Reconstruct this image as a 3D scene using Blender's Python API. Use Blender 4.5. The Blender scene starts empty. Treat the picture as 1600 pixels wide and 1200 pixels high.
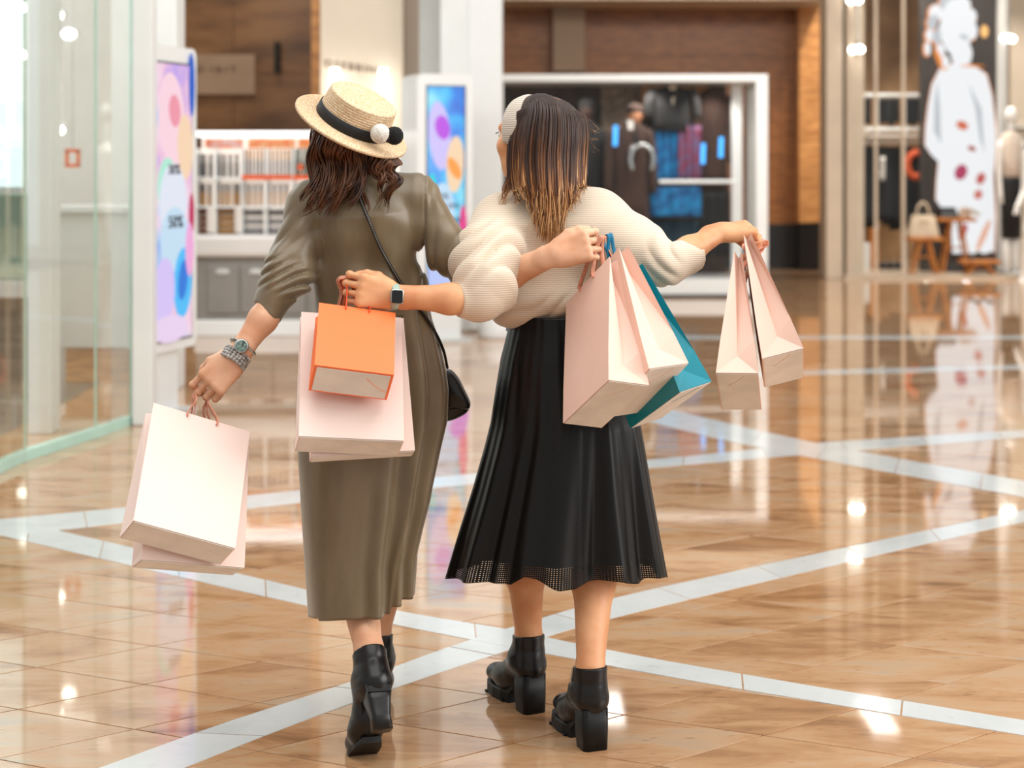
import bpy, bmesh, math, random
import numpy as np
from mathutils import Vector, Matrix
from mathutils.bvhtree import BVHTree

# ------------------------------------------------------------------ camera, world, lights, exposure
SC = bpy.context.scene
COL = SC.collection
FPX, HOR, CAMZ = 2667.0, 255.0, 1.55        # focal length in pixels of a 1600 wide frame, horizon row, eye height

cam_d = bpy.data.cameras.new('camera')
cam_d.sensor_width = 36.0
cam_d.lens = FPX / 1600.0 * 36.0
cam_d.shift_y = -(600.0 - HOR) / 1600.0
cam_d.clip_end = 200
cam_d.dof.use_dof = True
cam_d.dof.focus_distance = 4.55
cam_d.dof.aperture_fstop = 2.6
cam = bpy.data.objects.new('camera', cam_d)
cam.location = (0, 0, CAMZ)
cam.rotation_euler = (math.radians(90), 0, 0)
COL.objects.link(cam)
SC.camera = cam

W = bpy.data.worlds.new('hall_daylight')
W.use_nodes = True
SC.world = W
W.node_tree.nodes['Background'].inputs[0].default_value = (1.0, 0.985, 0.96, 1)
W.node_tree.nodes['Background'].inputs[1].default_value = 0.68

SC.cycles.max_bounces = 7; SC.cycles.diffuse_bounces = 3; SC.cycles.glossy_bounces = 3; SC.cycles.transparent_max_bounces = 10
SC.view_settings.view_transform = 'Standard'
SC.view_settings.look = 'None'
SC.view_settings.exposure = 0.0
SC.view_settings.gamma = 1.0
SC.view_settings.use_curve_mapping = False

def area_light(name, loc, rot, sx, sy, power, color=(1, 1, 1)):
    d = bpy.data.lights.new(name, 'AREA')
    d.shape = 'RECTANGLE'; d.size = sx; d.size_y = sy; d.energy = power; d.color = color
    o = bpy.data.objects.new(name, d); COL.objects.link(o)
    o.location = loc; o.rotation_euler = rot
    return o
def spot_light(name, loc, aim, power, angle=80, color=(1, .93, .85), rad=.06):
    d = bpy.data.lights.new(name, 'SPOT')
    d.energy = power; d.spot_size = math.radians(angle); d.spot_blend = .6; d.shadow_soft_size = rad; d.color = color
    o = bpy.data.objects.new(name, d); COL.objects.link(o)
    o.location = loc
    o.rotation_euler = (Vector(aim) - Vector(loc)).to_track_quat('-Z', 'Y').to_euler()
    return o
# skylight is unseen, added over the walkway for illumination; daylight from the atrium on the right
area_light('overhead_fill', (0.3, 3.2, 5.1), (0, 0, 0), 5.0, 5.0, 230, (1, .98, .95))
area_light('atrium_daylight', (6.5, 2.6, 3.2), (0, math.radians(72), 0), 4.0, 5.0, 420, (1, .98, .96))

# unseen area lights added to brighten the background, fashion shop and glass shop
area_light('background_fill', (0.5, 10.0, 5.6), (math.radians(38), 0, 0), 11.0, 3.0, 280, (1, .985, .96))
area_light('fashion_front_fill', (5.5, 16.8, 5.4), (math.radians(42), 0, 0), 8.0, 2.0, 420, (1, .95, .88))
area_light('glass_shop_fill', (-4.6, 10.3, 4.9), (0, 0, 0), 3.0, 5.5, 190, (1, .99, .97))

# ------------------------------------------------------------------ helpers
def at(x, y, Y):
    """point of the place seen at photo pixel (x, y) that stands Y metres away"""
    return np.array([(x - 800.0) / FPX * Y, Y, CAMZ - (y - HOR) / FPX * Y])
def floor_at(x, y):
    Y = CAMZ * FPX / (y - HOR)
    return np.array([(x - 800.0) / FPX * Y, Y])
def lin(c):
    r = []
    for v in c:
        v = v / 255.0
        r.append(v / 12.92 if v <= .04045 else ((v + .055) / 1.055) ** 2.4)
    return (*r, 1.0)

MATS = {}
def mat(name, rgb, rough=.5, metal=0., spec=.5, emit=0., emit_rgb=None, noise=0., nscale=20., nstretch=(1, 1, 1), bump=0., bscale=200., rgb2=None, sheen=0., coat=0., sss=0.):
    if name in MATS: return MATS[name]
    m = bpy.data.materials.new(name); m.use_nodes = True
    nt = m.node_tree; N = nt.nodes; L = nt.links
    p = N['Principled BSDF']
    p.inputs['Base Color'].default_value = lin(rgb)
    p.inputs['Roughness'].default_value = rough
    p.inputs['Metallic'].default_value = metal
    p.inputs['Specular IOR Level'].default_value = spec
    if sheen: p.inputs['Sheen Weight'].default_value = sheen; p.inputs['Sheen Roughness'].default_value = .4
    if coat: p.inputs['Coat Weight'].default_value = coat; p.inputs['Coat Roughness'].default_value = .1
    if sss:
        p.inputs['Subsurface Weight'].default_value = sss
        p.inputs['Subsurface Radius'].default_value = (.012, .005, .003); p.inputs['Subsurface Scale'].default_value = 1.0
    if emit:
        p.inputs['Emission Color'].default_value = lin(emit_rgb or rgb); p.inputs['Emission Strength'].default_value = emit
    if noise or bump:
        tc = N.new('ShaderNodeTexCoord')
        mp = N.new('ShaderNodeMapping'); mp.inputs['Scale'].default_value = nstretch
        L.new(tc.outputs['Object'], mp.inputs[0])
    if noise:
        nz = N.new('ShaderNodeTexNoise'); nz.inputs['Scale'].default_value = nscale; nz.inputs['Detail'].default_value = 5
        L.new(mp.outputs[0], nz.inputs[0])
        cr = N.new('ShaderNodeMix'); cr.data_type = 'RGBA'
        c2 = rgb2 or tuple(v * (1 - noise) for v in rgb)
        cr.inputs[6].default_value = lin(rgb); cr.inputs[7].default_value = lin(c2)
        mr = N.new('ShaderNodeMapRange'); mr.inputs[1].default_value = .35; mr.inputs[2].default_value = .65
        L.new(nz.outputs['Fac'], mr.inputs[0]); L.new(mr.outputs[0], cr.inputs[0]); L.new(cr.outputs[2], p.inputs['Base Color'])
    if bump:
        nb = N.new('ShaderNodeTexNoise'); nb.inputs['Scale'].default_value = bscale; nb.inputs['Detail'].default_value = 3
        L.new(mp.outputs[0], nb.inputs[0])
        b = N.new('ShaderNodeBump'); b.inputs['Strength'].default_value = bump; b.inputs['Distance'].default_value = .004
        L.new(nb.outputs['Fac'], b.inputs['Height']); L.new(b.outputs[0], p.inputs['Normal'])
    MATS[name] = m
    return m

ORG = {}
def thing(name, label, cat, loc, group=None):
    o = bpy.data.objects.new(name, None); COL.objects.link(o)
    o.empty_display_size = .1
    o.location = tuple(float(v) for v in loc); ORG[o.name] = np.array(loc, float)
    o['label'] = label; o['category'] = cat
    if group: o['group'] = group
    return o
def tag(o, label, cat, group=None):
    o['label'] = label; o['category'] = cat
    if group: o['group'] = group
    return o
def obj(name, v, f, m, parent=None, smooth=False, loc=None, uv=None):
    """one mesh object from world-space vertices"""
    v = np.asarray(v, float)
    if parent is not None: org = ORG[parent.name]
    elif loc is not None: org = np.array(loc, float)
    else:
        org = np.array([(v[:, 0].min() + v[:, 0].max()) / 2, (v[:, 1].min() + v[:, 1].max()) / 2, v[:, 2].min()])
    me = bpy.data.meshes.new(name)
    f = f.tolist() if isinstance(f, np.ndarray) else f
    me.from_pydata((v - org).tolist(), [], f)
    me.materials.append(m)
    if uv is not None:
        ul = me.uv_layers.new(name='UVMap')
        li = np.empty(len(me.loops), np.int32); me.loops.foreach_get('vertex_index', li)
        ul.data.foreach_set('uv', np.asarray(uv, np.float32)[li].ravel())
    if smooth: me.polygons.foreach_set('use_smooth', np.ones(len(me.polygons), bool))
    me.update()
    o = bpy.data.objects.new(name, me); COL.objects.link(o)
    ORG[o.name] = org
    if parent is not None: o.parent = parent
    else: o.location = tuple(org)
    return o
def copy_obj(o, loc, name=None, label=None):
    c = o.copy(); COL.objects.link(c); c.location = loc
    if label: c['label'] = label
    for ch in o.children:
        d = ch.copy(); COL.objects.link(d); d.parent = c
    return c
def structure(o): o['kind'] = 'structure'; return o

class MB:
    """collects simple solids into one mesh"""
    def __init__(s): s.v = []; s.f = []
    def add(s, v, f):
        n = len(s.v); s.v += [tuple(map(float, p)) for p in v]; s.f += [tuple(int(i) + n for i in q) for q in f]; return s
    def box(s, lo, hi, bev=0.):
        x0, y0, z0 = lo; x1, y1, z1 = hi
        if bev:
            b = min(bev, (x1 - x0) / 2.01, (y1 - y0) / 2.01, (z1 - z0) / 2.01)
            bm = bmesh.new(); bmesh.ops.create_cube(bm, size=1)
            for q in bm.verts: q.co = ((x0 + x1) / 2 + q.co.x * (x1 - x0), (y0 + y1) / 2 + q.co.y * (y1 - y0), (z0 + z1) / 2 + q.co.z * (z1 - z0))
            bmesh.ops.bevel(bm, geom=bm.edges[:], offset=b, segments=2, affect='EDGES', profile=.5)
            bm.verts.index_update()
            s.add([q.co for q in bm.verts], [[q.index for q in f.verts] for f in bm.faces]); bm.free(); return s
        v = [(x0, y0, z0), (x1, y0, z0), (x1, y1, z0), (x0, y1, z0), (x0, y0, z1), (x1, y0, z1), (x1, y1, z1), (x0, y1, z1)]
        return s.add(v, [(0, 3, 2, 1), (4, 5, 6, 7), (0, 1, 5, 4), (1, 2, 6, 5), (2, 3, 7, 6), (3, 0, 4, 7)])
    def prism(s, poly, z0, z1):
        n = len(poly); v = [(x, y, z0) for x, y in poly] + [(x, y, z1) for x, y in poly]
        a = sum(poly[i][0] * poly[(i + 1) % n][1] - poly[(i + 1) % n][0] * poly[i][1] for i in range(n))
        if a < 0: v = v[:n][::-1] + v[n:][::-1]
        return s.add(v, [tuple(range(n))[::-1], tuple(range(n, 2 * n))] + [(i, (i + 1) % n, n + (i + 1) % n, n + i) for i in range(n)])
    def hull4(s, quad, n, t):
        """slab from 4 corner points pushed back along n by t"""
        q = [np.array(p, float) for p in quad]; n = np.array(n, float) * t
        return s.add(q + [p + n for p in q], [(0, 1, 2, 3), (7, 6, 5, 4), (0, 4, 5, 1), (1, 5, 6, 2), (2, 6, 7, 3), (3, 7, 4, 0)])
    def tube(s, pts, rad, sides=8, flat=1., up=None, closed=False):
        v, f = tube_mesh(pts, rad, sides, flat, up, closed); return s.add(v, f)
    def loft(s, rings, cap=True, closed=True):
        n = len(rings[0]); v = [p for r in rings for p in r]; f = []
        for i in range(len(rings) - 1):
            for j in range(n if closed else n - 1):
                k = (j + 1) % n; f.append((i * n + j, i * n + k, (i + 1) * n + k, (i + 1) * n + j))
        if cap: f.append(tuple(range(n))[::-1]); f.append(tuple(range((len(rings) - 1) * n, len(rings) * n)))
        return s.add(v, f)
    def sphere(s, c, r, n=10, m=7):
        r = np.array(r, float) * np.ones(3); rings = []
        for i in range(1, m):
            t = math.pi * i / m
            rings.append([(c[0] + r[0] * math.sin(t) * math.cos(2 * math.pi * j / n), c[1] + r[1] * math.sin(t) * math.sin(2 * math.pi * j / n), c[2] - r[2] * math.cos(t)) for j in range(n)])
        k = len(s.v); s.loft(rings, cap=False)
        b = len(s.v); s.v += [(c[0], c[1], c[2] - r[2]), (c[0], c[1], c[2] + r[2])]
        for j in range(n):
            s.f.append((b, k + (j + 1) % n, k + j)); s.f.append((b + 1, k + (m - 2) * n + j, k + (m - 2) * n + (j + 1) % n))
        return s
    def build(s, name, m, parent=None, smooth=False, loc=None):
        return obj(name, s.v, s.f, m, parent, smooth, loc)

def catmull(P, n):
    P = np.asarray(P, float); Q = np.vstack([2 * P[0] - P[1], P, 2 * P[-1] - P[-2]]); out = []
    m = len(P) - 1
    for u in np.linspace(0, m, n):
        i = min(int(u), m - 1); t = u - i; a, b, c, d = Q[i:i + 4]
        out.append(.5 * ((2 * b) + (-a + c) * t + (2 * a - 5 * b + 4 * c - d) * t * t + (-a + 3 * b - 3 * c + d) * t ** 3))
    return np.array(out)
def tube_mesh(pts, rad, sides=8, flat=1., up=None, closed=False):
    pts = np.asarray(pts, float); n = len(pts); rad = np.ones(n) * np.asarray(rad, float)
    T = np.roll(pts, -1, 0) - np.roll(pts, 1, 0) if closed else np.gradient(pts, axis=0)
    T /= np.linalg.norm(T, axis=1)[:, None] + 1e-12
    u = np.array(up if up is not None else ((0, 0, 1) if abs(T[0][2]) < .9 else (1, 0, 0)), float)
    V = []
    for i in range(n):
        if up is not None: u = np.array(up, float)
        u = u - T[i] * (u @ T[i]); u /= np.linalg.norm(u) + 1e-12
        w = np.cross(T[i], u)
        for j in range(sides):
            a = 2 * math.pi * j / sides
            V.append(pts[i] + rad[i] * (math.cos(a) * w + flat * math.sin(a) * u))
    F = []
    for i in range(n if closed else n - 1):
        k = (i + 1) % n
        for j in range(sides):
            l = (j + 1) % sides; F.append((i * sides + j, i * sides + l, k * sides + l, k * sides + j))
    if not closed: F.append(tuple(range(sides))[::-1]); F.append(tuple(range((n - 1) * sides, n * sides)))
    return V, F
def rbox_ring(cx, cy, hx, hy, r, z, n=5):
    out = []
    for sx, sy, a0 in ((1, -1, -90), (1, 1, 0), (-1, 1, 90), (-1, -1, 180)):
        for i in range(n):
            a = math.radians(a0 + 90 * i / (n - 1)); out.append((cx + sx * (hx - r) + r * math.cos(a), cy + sy * (hy - r) + r * math.sin(a), z))
    return out

# ------------------------------------------------------------------ implicit surfaces (smoothly blended solids)
def unit(v): v = np.array(v, float); return v / (np.linalg.norm(v) + 1e-12)
class Solid:
    def __init__(s): s.p = []; s.d = []
    def cone(s, a, b, ra, rb, k=.02, flat=None, cap=False, sub=False):
        """rounded cone; flat=(axis, factor) squashes it along an axis, cap=True cuts it off square at b"""
        s.p.append(('c', np.array(a, float), np.array(b, float), ra, rb, k, flat, cap, sub)); return s
    def ell(s, c, r, ax=None, k=.02, sub=False):
        s.p.append(('e', np.array(c, float), np.array(r, float), np.eye(3) if ax is None else np.array(ax, float), 0, k, None, False, sub)); return s
    def chain(s, pts, rads, k=.015, flat=None):
        for i in range(len(pts) - 1): s.cone(pts[i], pts[i + 1], rads[i], rads[i + 1], k, flat)
        return s
    def disp(s, fn): s.d.append(fn); return s
    def bounds(s):
        lo, hi = [], []
        for q in s.p:
            if q[8]: continue
            if q[0] == 'c':
                r = max(q[3], q[4]) * (max(1, q[6][1]) if q[6] else 1); lo.append(np.minimum(q[1], q[2]) - r); hi.append(np.maximum(q[1], q[2]) + r)
            else:
                r = q[2].max(); lo.append(q[1] - r); hi.append(q[1] + r)
        return np.min(lo, 0), np.max(hi, 0)
    def mesh(s, h, cuts=(), clip=None):
        lo, hi = s.bounds(); lo = lo - .02; hi = hi + .02
        if clip is not None: lo = np.maximum(lo, clip[0]); hi = np.minimum(hi, clip[1])
        n = np.ceil((hi - lo) / h).astype(int) + 1
        G = np.full(n, .5, np.float32); ax = [(lo[i] + h * np.arange(n[i])).astype(np.float32) for i in range(3)]
        def sl(a, b):
            i0 = np.clip(((a - lo) / h).astype(int), 0, n); i1 = np.clip(((b - lo) / h).astype(int) + 2, 0, n); return tuple(slice(*t) for t in zip(i0, i1))
        for kind, a, b, ra, rb, k, flat, cap, sub in s.p:
            if kind == 'c':
                r = max(ra, rb) * (max(1, flat[1]) if flat else 1) + k + 4 * h; S = sl(np.minimum(a, b) - r, np.maximum(a, b) + r)
            else:
                r = b.max() + k + 4 * h; S = sl(a - r, a + r)
            if min(t.stop - t.start for t in S) <= 0: continue
            X, Y, Z = np.ix_(ax[0][S[0]], ax[1][S[1]], ax[2][S[2]])
            if kind == 'c':
                d = b - a; l = np.linalg.norm(d) + 1e-9; d = d / l
                x, y, z = X - a[0], Y - a[1], Z - a[2]
                tt = x * d[0] + y * d[1] + z * d[2]
                if flat:
                    w = unit(flat[0]); w = unit(w - d * (w @ d)); q = (x * w[0] + y * w[1] + z * w[2]) * (1 / flat[1] - 1)
                    x = x + q * w[0]; y = y + q * w[1]; z = z + q * w[2]
                t = np.clip(tt / l, 0, 1)
                D = np.sqrt((x - t * l * d[0]) ** 2 + (y - t * l * d[1]) ** 2 + (z - t * l * d[2]) ** 2) - (ra + (rb - ra) * t)
                if cap: D = np.maximum(D, tt - l)
            else:
                x, y, z = X - a[0], Y - a[1], Z - a[2]
                u = [x * ra_[0] + y * ra_[1] + z * ra_[2] for ra_ in ra]
                k0 = np.sqrt(sum((u[i] / b[i]) ** 2 for i in range(3))); k1 = np.sqrt(sum((u[i] / b[i] ** 2) ** 2 for i in range(3))) + 1e-6
                D = k0 * (k0 - 1) / k1
            g = G[S]
            if sub:
                D = -D; hh = np.maximum(k - np.abs(g - D), 0) / k; G[S] = np.maximum(g, D) + hh * hh * k * .25
            else:
                hh = np.maximum(k - np.abs(g - D), 0) / k; G[S] = np.minimum(g, D) - hh * hh * k * .25
        if s.d:
            I = np.nonzero(np.abs(G) < .03); p = [ax[i][I[i]] for i in range(3)]; dd = 0
            for fn in s.d: dd = dd + fn(*p)
            G[I] -= dd.astype(np.float32)
        for c, nrm, rad in cuts:        # cut off what lies beyond the plane (c, nrm), within rad of c
            nrm = unit(nrm); S = sl(np.array(c) - rad, np.array(c) + rad)
            if min(t.stop - t.start for t in S) <= 0: continue
            X, Y, Z = np.ix_(ax[0][S[0]], ax[1][S[1]], ax[2][S[2]])
            D = (X - c[0]) * nrm[0] + (Y - c[1]) * nrm[1] + (Z - c[2]) * nrm[2]
            G[S] = np.maximum(G[S], D)
        G[0] = G[-1] = .1; G[:, 0] = G[:, -1] = .1; G[:, :, 0] = G[:, :, -1] = .1
        return surface_net(G, lo, h)
def surface_net(G, lo, h):
    s = G < 0
    m = np.zeros(tuple(d - 1 for d in G.shape), np.int8)
    offs = [(i, j, k) for i in (0, 1) for j in (0, 1) for k in (0, 1)]
    for o in offs: m += s[tuple(slice(o[i], G.shape[i] - 1 + o[i]) for i in range(3))]
    act = (m > 0) & (m < 8)
    I = np.argwhere(act); idx = np.full(act.shape, -1, np.int32); idx[act] = np.arange(len(I))
    cv = np.stack([G[I[:, 0] + o[0], I[:, 1] + o[1], I[:, 2] + o[2]] for o in offs], 1)
    acc = np.zeros((len(I), 3)); cnt = np.zeros(len(I))
    for a in range(8):
        for b in range(a + 1, 8):
            if sum(abs(offs[a][i] - offs[b][i]) for i in range(3)) != 1: continue
            x = (cv[:, a] < 0) != (cv[:, b] < 0)
            t = cv[x, a] / (cv[x, a] - cv[x, b])
            acc[x] += np.array(offs[a]) + t[:, None] * (np.array(offs[b]) - np.array(offs[a])); cnt[x] += 1
    V = lo + h * (I + acc / cnt[:, None]); F = []
    for ax in range(3):
        u, w = (ax + 1) % 3, (ax + 2) % 3
        A = [slice(1, -1)] * 3; B = [slice(1, -1)] * 3
        A[ax] = slice(0, -1); B[ax] = slice(1, None)
        sa = s[tuple(A)]; sb = s[tuple(B)]; E = np.argwhere(sa != sb)
        inside = sa[tuple(E.T)]
        base = E.copy(); base[:, u] += 1; base[:, w] += 1      # grid index of the edge start
        q = []
        for du, dw in ((-1, -1), (0, -1), (0, 0), (-1, 0)):
            c = base.copy(); c[:, u] += du; c[:, w] += dw; q.append(idx[tuple(c.T)])
        q = np.stack(q, 1); q[~inside] = q[~inside][:, ::-1]; F.append(q)
    F = np.vstack(F); F = F[(F >= 0).all(1)]
    return V, F
def wob(rs, n, lo, hi, amp):
    """a sum of random sine folds as a displacement function"""
    R = np.random.RandomState(rs); D = R.normal(size=(n, 3)); D /= np.linalg.norm(D, axis=1)[:, None]; W_ = R.uniform(lo, hi, n); Ph = R.uniform(0, 6.28, n)
    def fn(x, y, z):
        a = 0
        for d, w, p in zip(D, W_, Ph):
            q = np.sin((x * d[0] + y * d[1] + z * d[2]) * 6.283 / w + p + 1.5 * np.sin(z * 9 + p)); a = a + q
        return amp * a / n ** .5
    return fn
def ringfold(a, b, r, freq, amp, ph=0., tw=0.):
    """creases running around a limb between a and b"""
    a = np.array(a, float); b = np.array(b, float); l = np.linalg.norm(b - a); d = (b - a) / l; e = unit(np.cross(d, (0, 1, .3)))
    def fn(x, y, z):
        px, py, pz = x - a[0], y - a[1], z - a[2]; t = (px * d[0] + py * d[1] + pz * d[2]); s = px * e[0] + py * e[1] + pz * e[2]
        q = np.sqrt(np.maximum(px ** 2 + py ** 2 + pz ** 2 - t * t, 0)); w = np.exp(-((t / l - .5) / .45) ** 4) * (q < r)
        sn = np.sin(freq * (t + tw * s) + ph + 1.2 * np.sin(31 * s + ph))
        return amp * w * (np.abs(sn) * 2 - 1)
    return fn

# ------------------------------------------------------------------ materials of the place
def floor_material(name, stops, rough, streak=True):
    m = bpy.data.materials.new(name); m.use_nodes = True
    nt = m.node_tree; N = nt.nodes; L = nt.links; p = N['Principled BSDF']
    geo = N.new('ShaderNodeNewGeometry'); oi = N.new('ShaderNodeObjectInfo')
    sc = N.new('ShaderNodeVectorMath'); sc.operation = 'SCALE'; sc.inputs[0].default_value = (37, 53, 0); L.new(oi.outputs['Random'], sc.inputs['Scale'])
    ad = N.new('ShaderNodeVectorMath'); L.new(geo.outputs['Position'], ad.inputs[0]); L.new(sc.outputs[0], ad.inputs[1])
    mp = N.new('ShaderNodeMapping'); mp.inputs['Scale'].default_value = (1.0, 2.8, 1) if streak else (1, 1, 1); mp.inputs['Rotation'].default_value = (0, 0, .12)
    L.new(ad.outputs[0], mp.inputs[0])
    n1 = N.new('ShaderNodeTexNoise'); n1.inputs['Scale'].default_value = 2.2; n1.inputs['Detail'].default_value = 8; n1.inputs['Roughness'].default_value = .62; n1.inputs['Distortion'].default_value = .5
    L.new(mp.outputs[0], n1.inputs[0])
    ma = N.new('ShaderNodeMath'); ma.operation = 'MULTIPLY_ADD'; ma.inputs[1].default_value = .13; ma.inputs[2].default_value = -.065; L.new(oi.outputs['Random'], ma.inputs[0])
    sm = N.new('ShaderNodeMath'); L.new(n1.outputs['Fac'], sm.inputs[0]); L.new(ma.outputs[0], sm.inputs[1])
    cr = N.new('ShaderNodeValToRGB'); el = cr.color_ramp.elements
    while len(el) > 1: el.remove(el[-1])
    el[0].position = stops[0][0]; el[0].color = lin(stops[0][1])
    for pos, c in stops[1:]: e = el.new(pos); e.color = lin(c)
    L.new(sm.outputs[0], cr.inputs[0])
    n2 = N.new('ShaderNodeTexNoise'); n2.inputs['Scale'].default_value = 17; n2.inputs['Detail'].default_value = 4
    L.new(mp.outputs[0], n2.inputs[0])
    mr = N.new('ShaderNodeMapRange'); mr.inputs[1].default_value = .62; mr.inputs[2].default_value = .75; mr.inputs[3].default_value = 0; mr.inputs[4].default_value = .55
    L.new(n2.outputs['Fac'], mr.inputs[0])
    mx = N.new('ShaderNodeMix'); mx.data_type = 'RGBA'; mx.inputs[7].default_value = lin((120, 84, 58)) if streak else lin((188, 190, 188))
    L.new(mr.outputs[0], mx.inputs[0]); L.new(cr.outputs[0], mx.inputs[6]); L.new(mx.outputs[2], p.inputs['Base Color'])
    p.inputs['Roughness'].default_value = rough; p.inputs['IOR'].default_value = 1.62; p.inputs['Coat Weight'].default_value = .35 if streak else .2; p.inputs['Coat Roughness'].default_value = .02
    nb = N.new('ShaderNodeTexNoise'); nb.inputs['Scale'].default_value = 1.6; nb.inputs['Detail'].default_value = 1; L.new(geo.outputs['Position'], nb.inputs[0])
    b = N.new('ShaderNodeBump'); b.inputs['Strength'].default_value = .03; b.inputs['Distance'].default_value = .01; L.new(nb.outputs['Fac'], b.inputs['Height']); L.new(b.outputs[0], p.inputs['Normal'])
    return m
M_TILE = floor_material('tan_marble', [(.25, (132, 94, 62)), (.40, (174, 130, 92)), (.50, (192, 150, 110)), (.60, (194, 160, 126)), (.75, (174, 156, 136))], .05)
M_STRIPE = floor_material('white_marble', [(.3, (194, 200, 200)), (.5, (208, 213, 213)), (.7, (216, 220, 219))], .12, False)
M_GROUT = mat('grout', (128, 104, 86), .8)
M_WHITE = mat('white_paint', (226, 228, 226), .35, noise=.02, nscale=3)
M_WHITE2 = mat('white_lacquer', (230, 232, 231), .25, noise=.02, nscale=2)
M_LGREY = mat('light_grey_panel', (196, 196, 192), .45, noise=.03, nscale=3)
M_GREY = mat('grey_cabinet', (138, 134, 128), .4, noise=.05, nscale=4)
M_DKGREY = mat('dark_grey', (70, 68, 66), .5, noise=.1, nscale=8)
M_BEIGE = mat('beige_plaster', (208, 190, 168), .55, noise=.05, nscale=3)
M_CREAM = mat('cream_panel', (222, 206, 184), .4, noise=.03, nscale=2)
M_WOOD = mat('walnut_panel', (158, 98, 42), .4, noise=.3, nscale=5, nstretch=(1, 1, 7), rgb2=(118, 70, 26))
M_WOODL = mat('oak_panel', (222, 160, 96), .4, noise=.2, nscale=5, nstretch=(1, 1, 6), rgb2=(176, 118, 66))
M_BROWN = mat('brown_glass_wall', (148, 106, 68), .35, noise=.2, nscale=2.2, nstretch=(.6, 1, 2), rgb2=(98, 66, 40))
M_BLACK = mat('black_stone', (18, 15, 13), .35, noise=.2, nscale=6)
M_BLKCLOTH = mat('black_cloth', (26, 25, 27), .85, noise=.3, nscale=14, sheen=.2)
M_BRNCLOTH = mat('brown_cloth', (70, 46, 36), .85, noise=.3, nscale=25, sheen=.2)
M_BLUCLOTH = mat('blue_denim', (16, 126, 184), .8, noise=.35, nscale=9, rgb2=(10, 64, 118))
M_PURCLOTH = mat('mauve_cloth', (96, 92, 130), .8, noise=.35, nscale=10, rgb2=(130, 40, 60))
M_SILVER = mat('brushed_silver', (190, 194, 196), .25, metal=.9, noise=.05, nscale=20)
M_LAMP = mat('lamp_diffuser', (255, 252, 245), .4, emit=5, noise=.01, nscale=5)
M_SPOT = mat('spot_lens', (255, 250, 240), .4, emit=12, noise=.01, nscale=5)
M_MINT = mat('mint_glass_edge', (178, 216, 202), .2, noise=.05, nscale=6)
M_ORANGEP = mat('orange_plastic', (226, 92, 36), .5, noise=.1, nscale=20)
M_TANWOOD = mat('honey_wood', (196, 124, 48), .45, noise=.2, nscale=7, nstretch=(1, 5, 1), rgb2=(160, 92, 30))
M_MANN = mat('white_mannequin', (226, 222, 216), .45, noise=.02, nscale=6)
M_PEACH = mat('peach_plastic', (200, 140, 104), .5, noise=.1, nscale=20)

def glass(name, tint, refl):
    """thin clear pane: mirror-like at a slant, clear when seen straight"""
    m = bpy.data.materials.new(name); m.use_nodes = True; nt = m.node_tree; N = nt.nodes; L = nt.links
    N.remove(N['Principled BSDF']); out = N['Material Output']
    tr = N.new('ShaderNodeBsdfTransparent'); tr.inputs[0].default_value = (*tint, 1)
    gl = N.new('ShaderNodeBsdfGlossy'); gl.inputs['Roughness'].default_value = .01; gl.inputs[0].default_value = (.95, 1, .97, 1)
    lw = N.new('ShaderNodeLayerWeight'); lw.inputs[0].default_value = .5
    pw = N.new('ShaderNodeMath'); pw.operation = 'POWER'; pw.inputs[1].default_value = 4.; L.new(lw.outputs['Facing'], pw.inputs[0])
    ma = N.new('ShaderNodeMath'); ma.operation = 'MULTIPLY_ADD'; ma.inputs[1].default_value = 1 - refl; ma.inputs[2].default_value = refl; L.new(pw.outputs[0], ma.inputs[0])
    mx = N.new('ShaderNodeMixShader'); L.new(ma.outputs[0], mx.inputs[0]); L.new(tr.outputs[0], mx.inputs[1]); L.new(gl.outputs[0], mx.inputs[2]); L.new(mx.outputs[0], out.inputs[0])
    return m
M_GLASS = glass('shop_glass', (.97, .985, .975), .12)
M_GLASS2 = glass('display_glass', (.985, .99, .99), .008)

# ------------------------------------------------------------------ floor
slab = structure(MB().box((-14, -4, -.1), (14, 40, -.004)).build('floor', M_GROUT, loc=(0, 0, -.1)))
UA, VA = math.radians(-25), math.radians(37)
U = np.array([math.cos(UA), math.sin(UA)]) * .405; V = np.array([math.cos(VA), math.sin(VA)]) * .385
O2 = floor_at(975, 1117)
def tile_poly(g=.0022):
    Wm = np.stack([U, V], 1); k = g / (.36 * math.sin(VA - UA))
    return [tuple(Wm @ np.array(q)) for q in ((k, k), (1 - k, k), (1 - k, 1 - k), (k, 1 - k))]
tp = tile_poly(); inset = [(np.array(p) - np.mean(tp, 0)) * .994 + np.mean(tp, 0) for p in tp]
def tile_vf(o):
    a = [(p[0] + o[0], p[1] + o[1], -.004) for p in tp] + [(p[0] + o[0], p[1] + o[1], -.0008) for p in tp] + [(p[0] + o[0], p[1] + o[1], 0) for p in inset]
    return a, [(0, 1, 5, 4), (1, 2, 6, 5), (2, 3, 7, 6), (3, 0, 4, 7), (4, 5, 9, 8), (5, 6, 10, 9), (6, 7, 11, 10), (7, 4, 8, 11), (8, 9, 10, 11)]
tiles = []
for i in range(-70, 71):
    for j in range(-70, 90):
        o = O2 + i * U + j * V; c = o + (U + V) / 2
        if c[1] < 2.6 or c[1] > 27 or abs(c[0]) > 1.2 + .36 * c[1]: continue
        vis = c[1] > 4.0 and abs(c[0]) < .31 * c[1] + .25
        tiles.append((0 if vis else 1, c[1], tuple(o)))
tiles.sort()
me_tile = None; far = MB()
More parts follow.
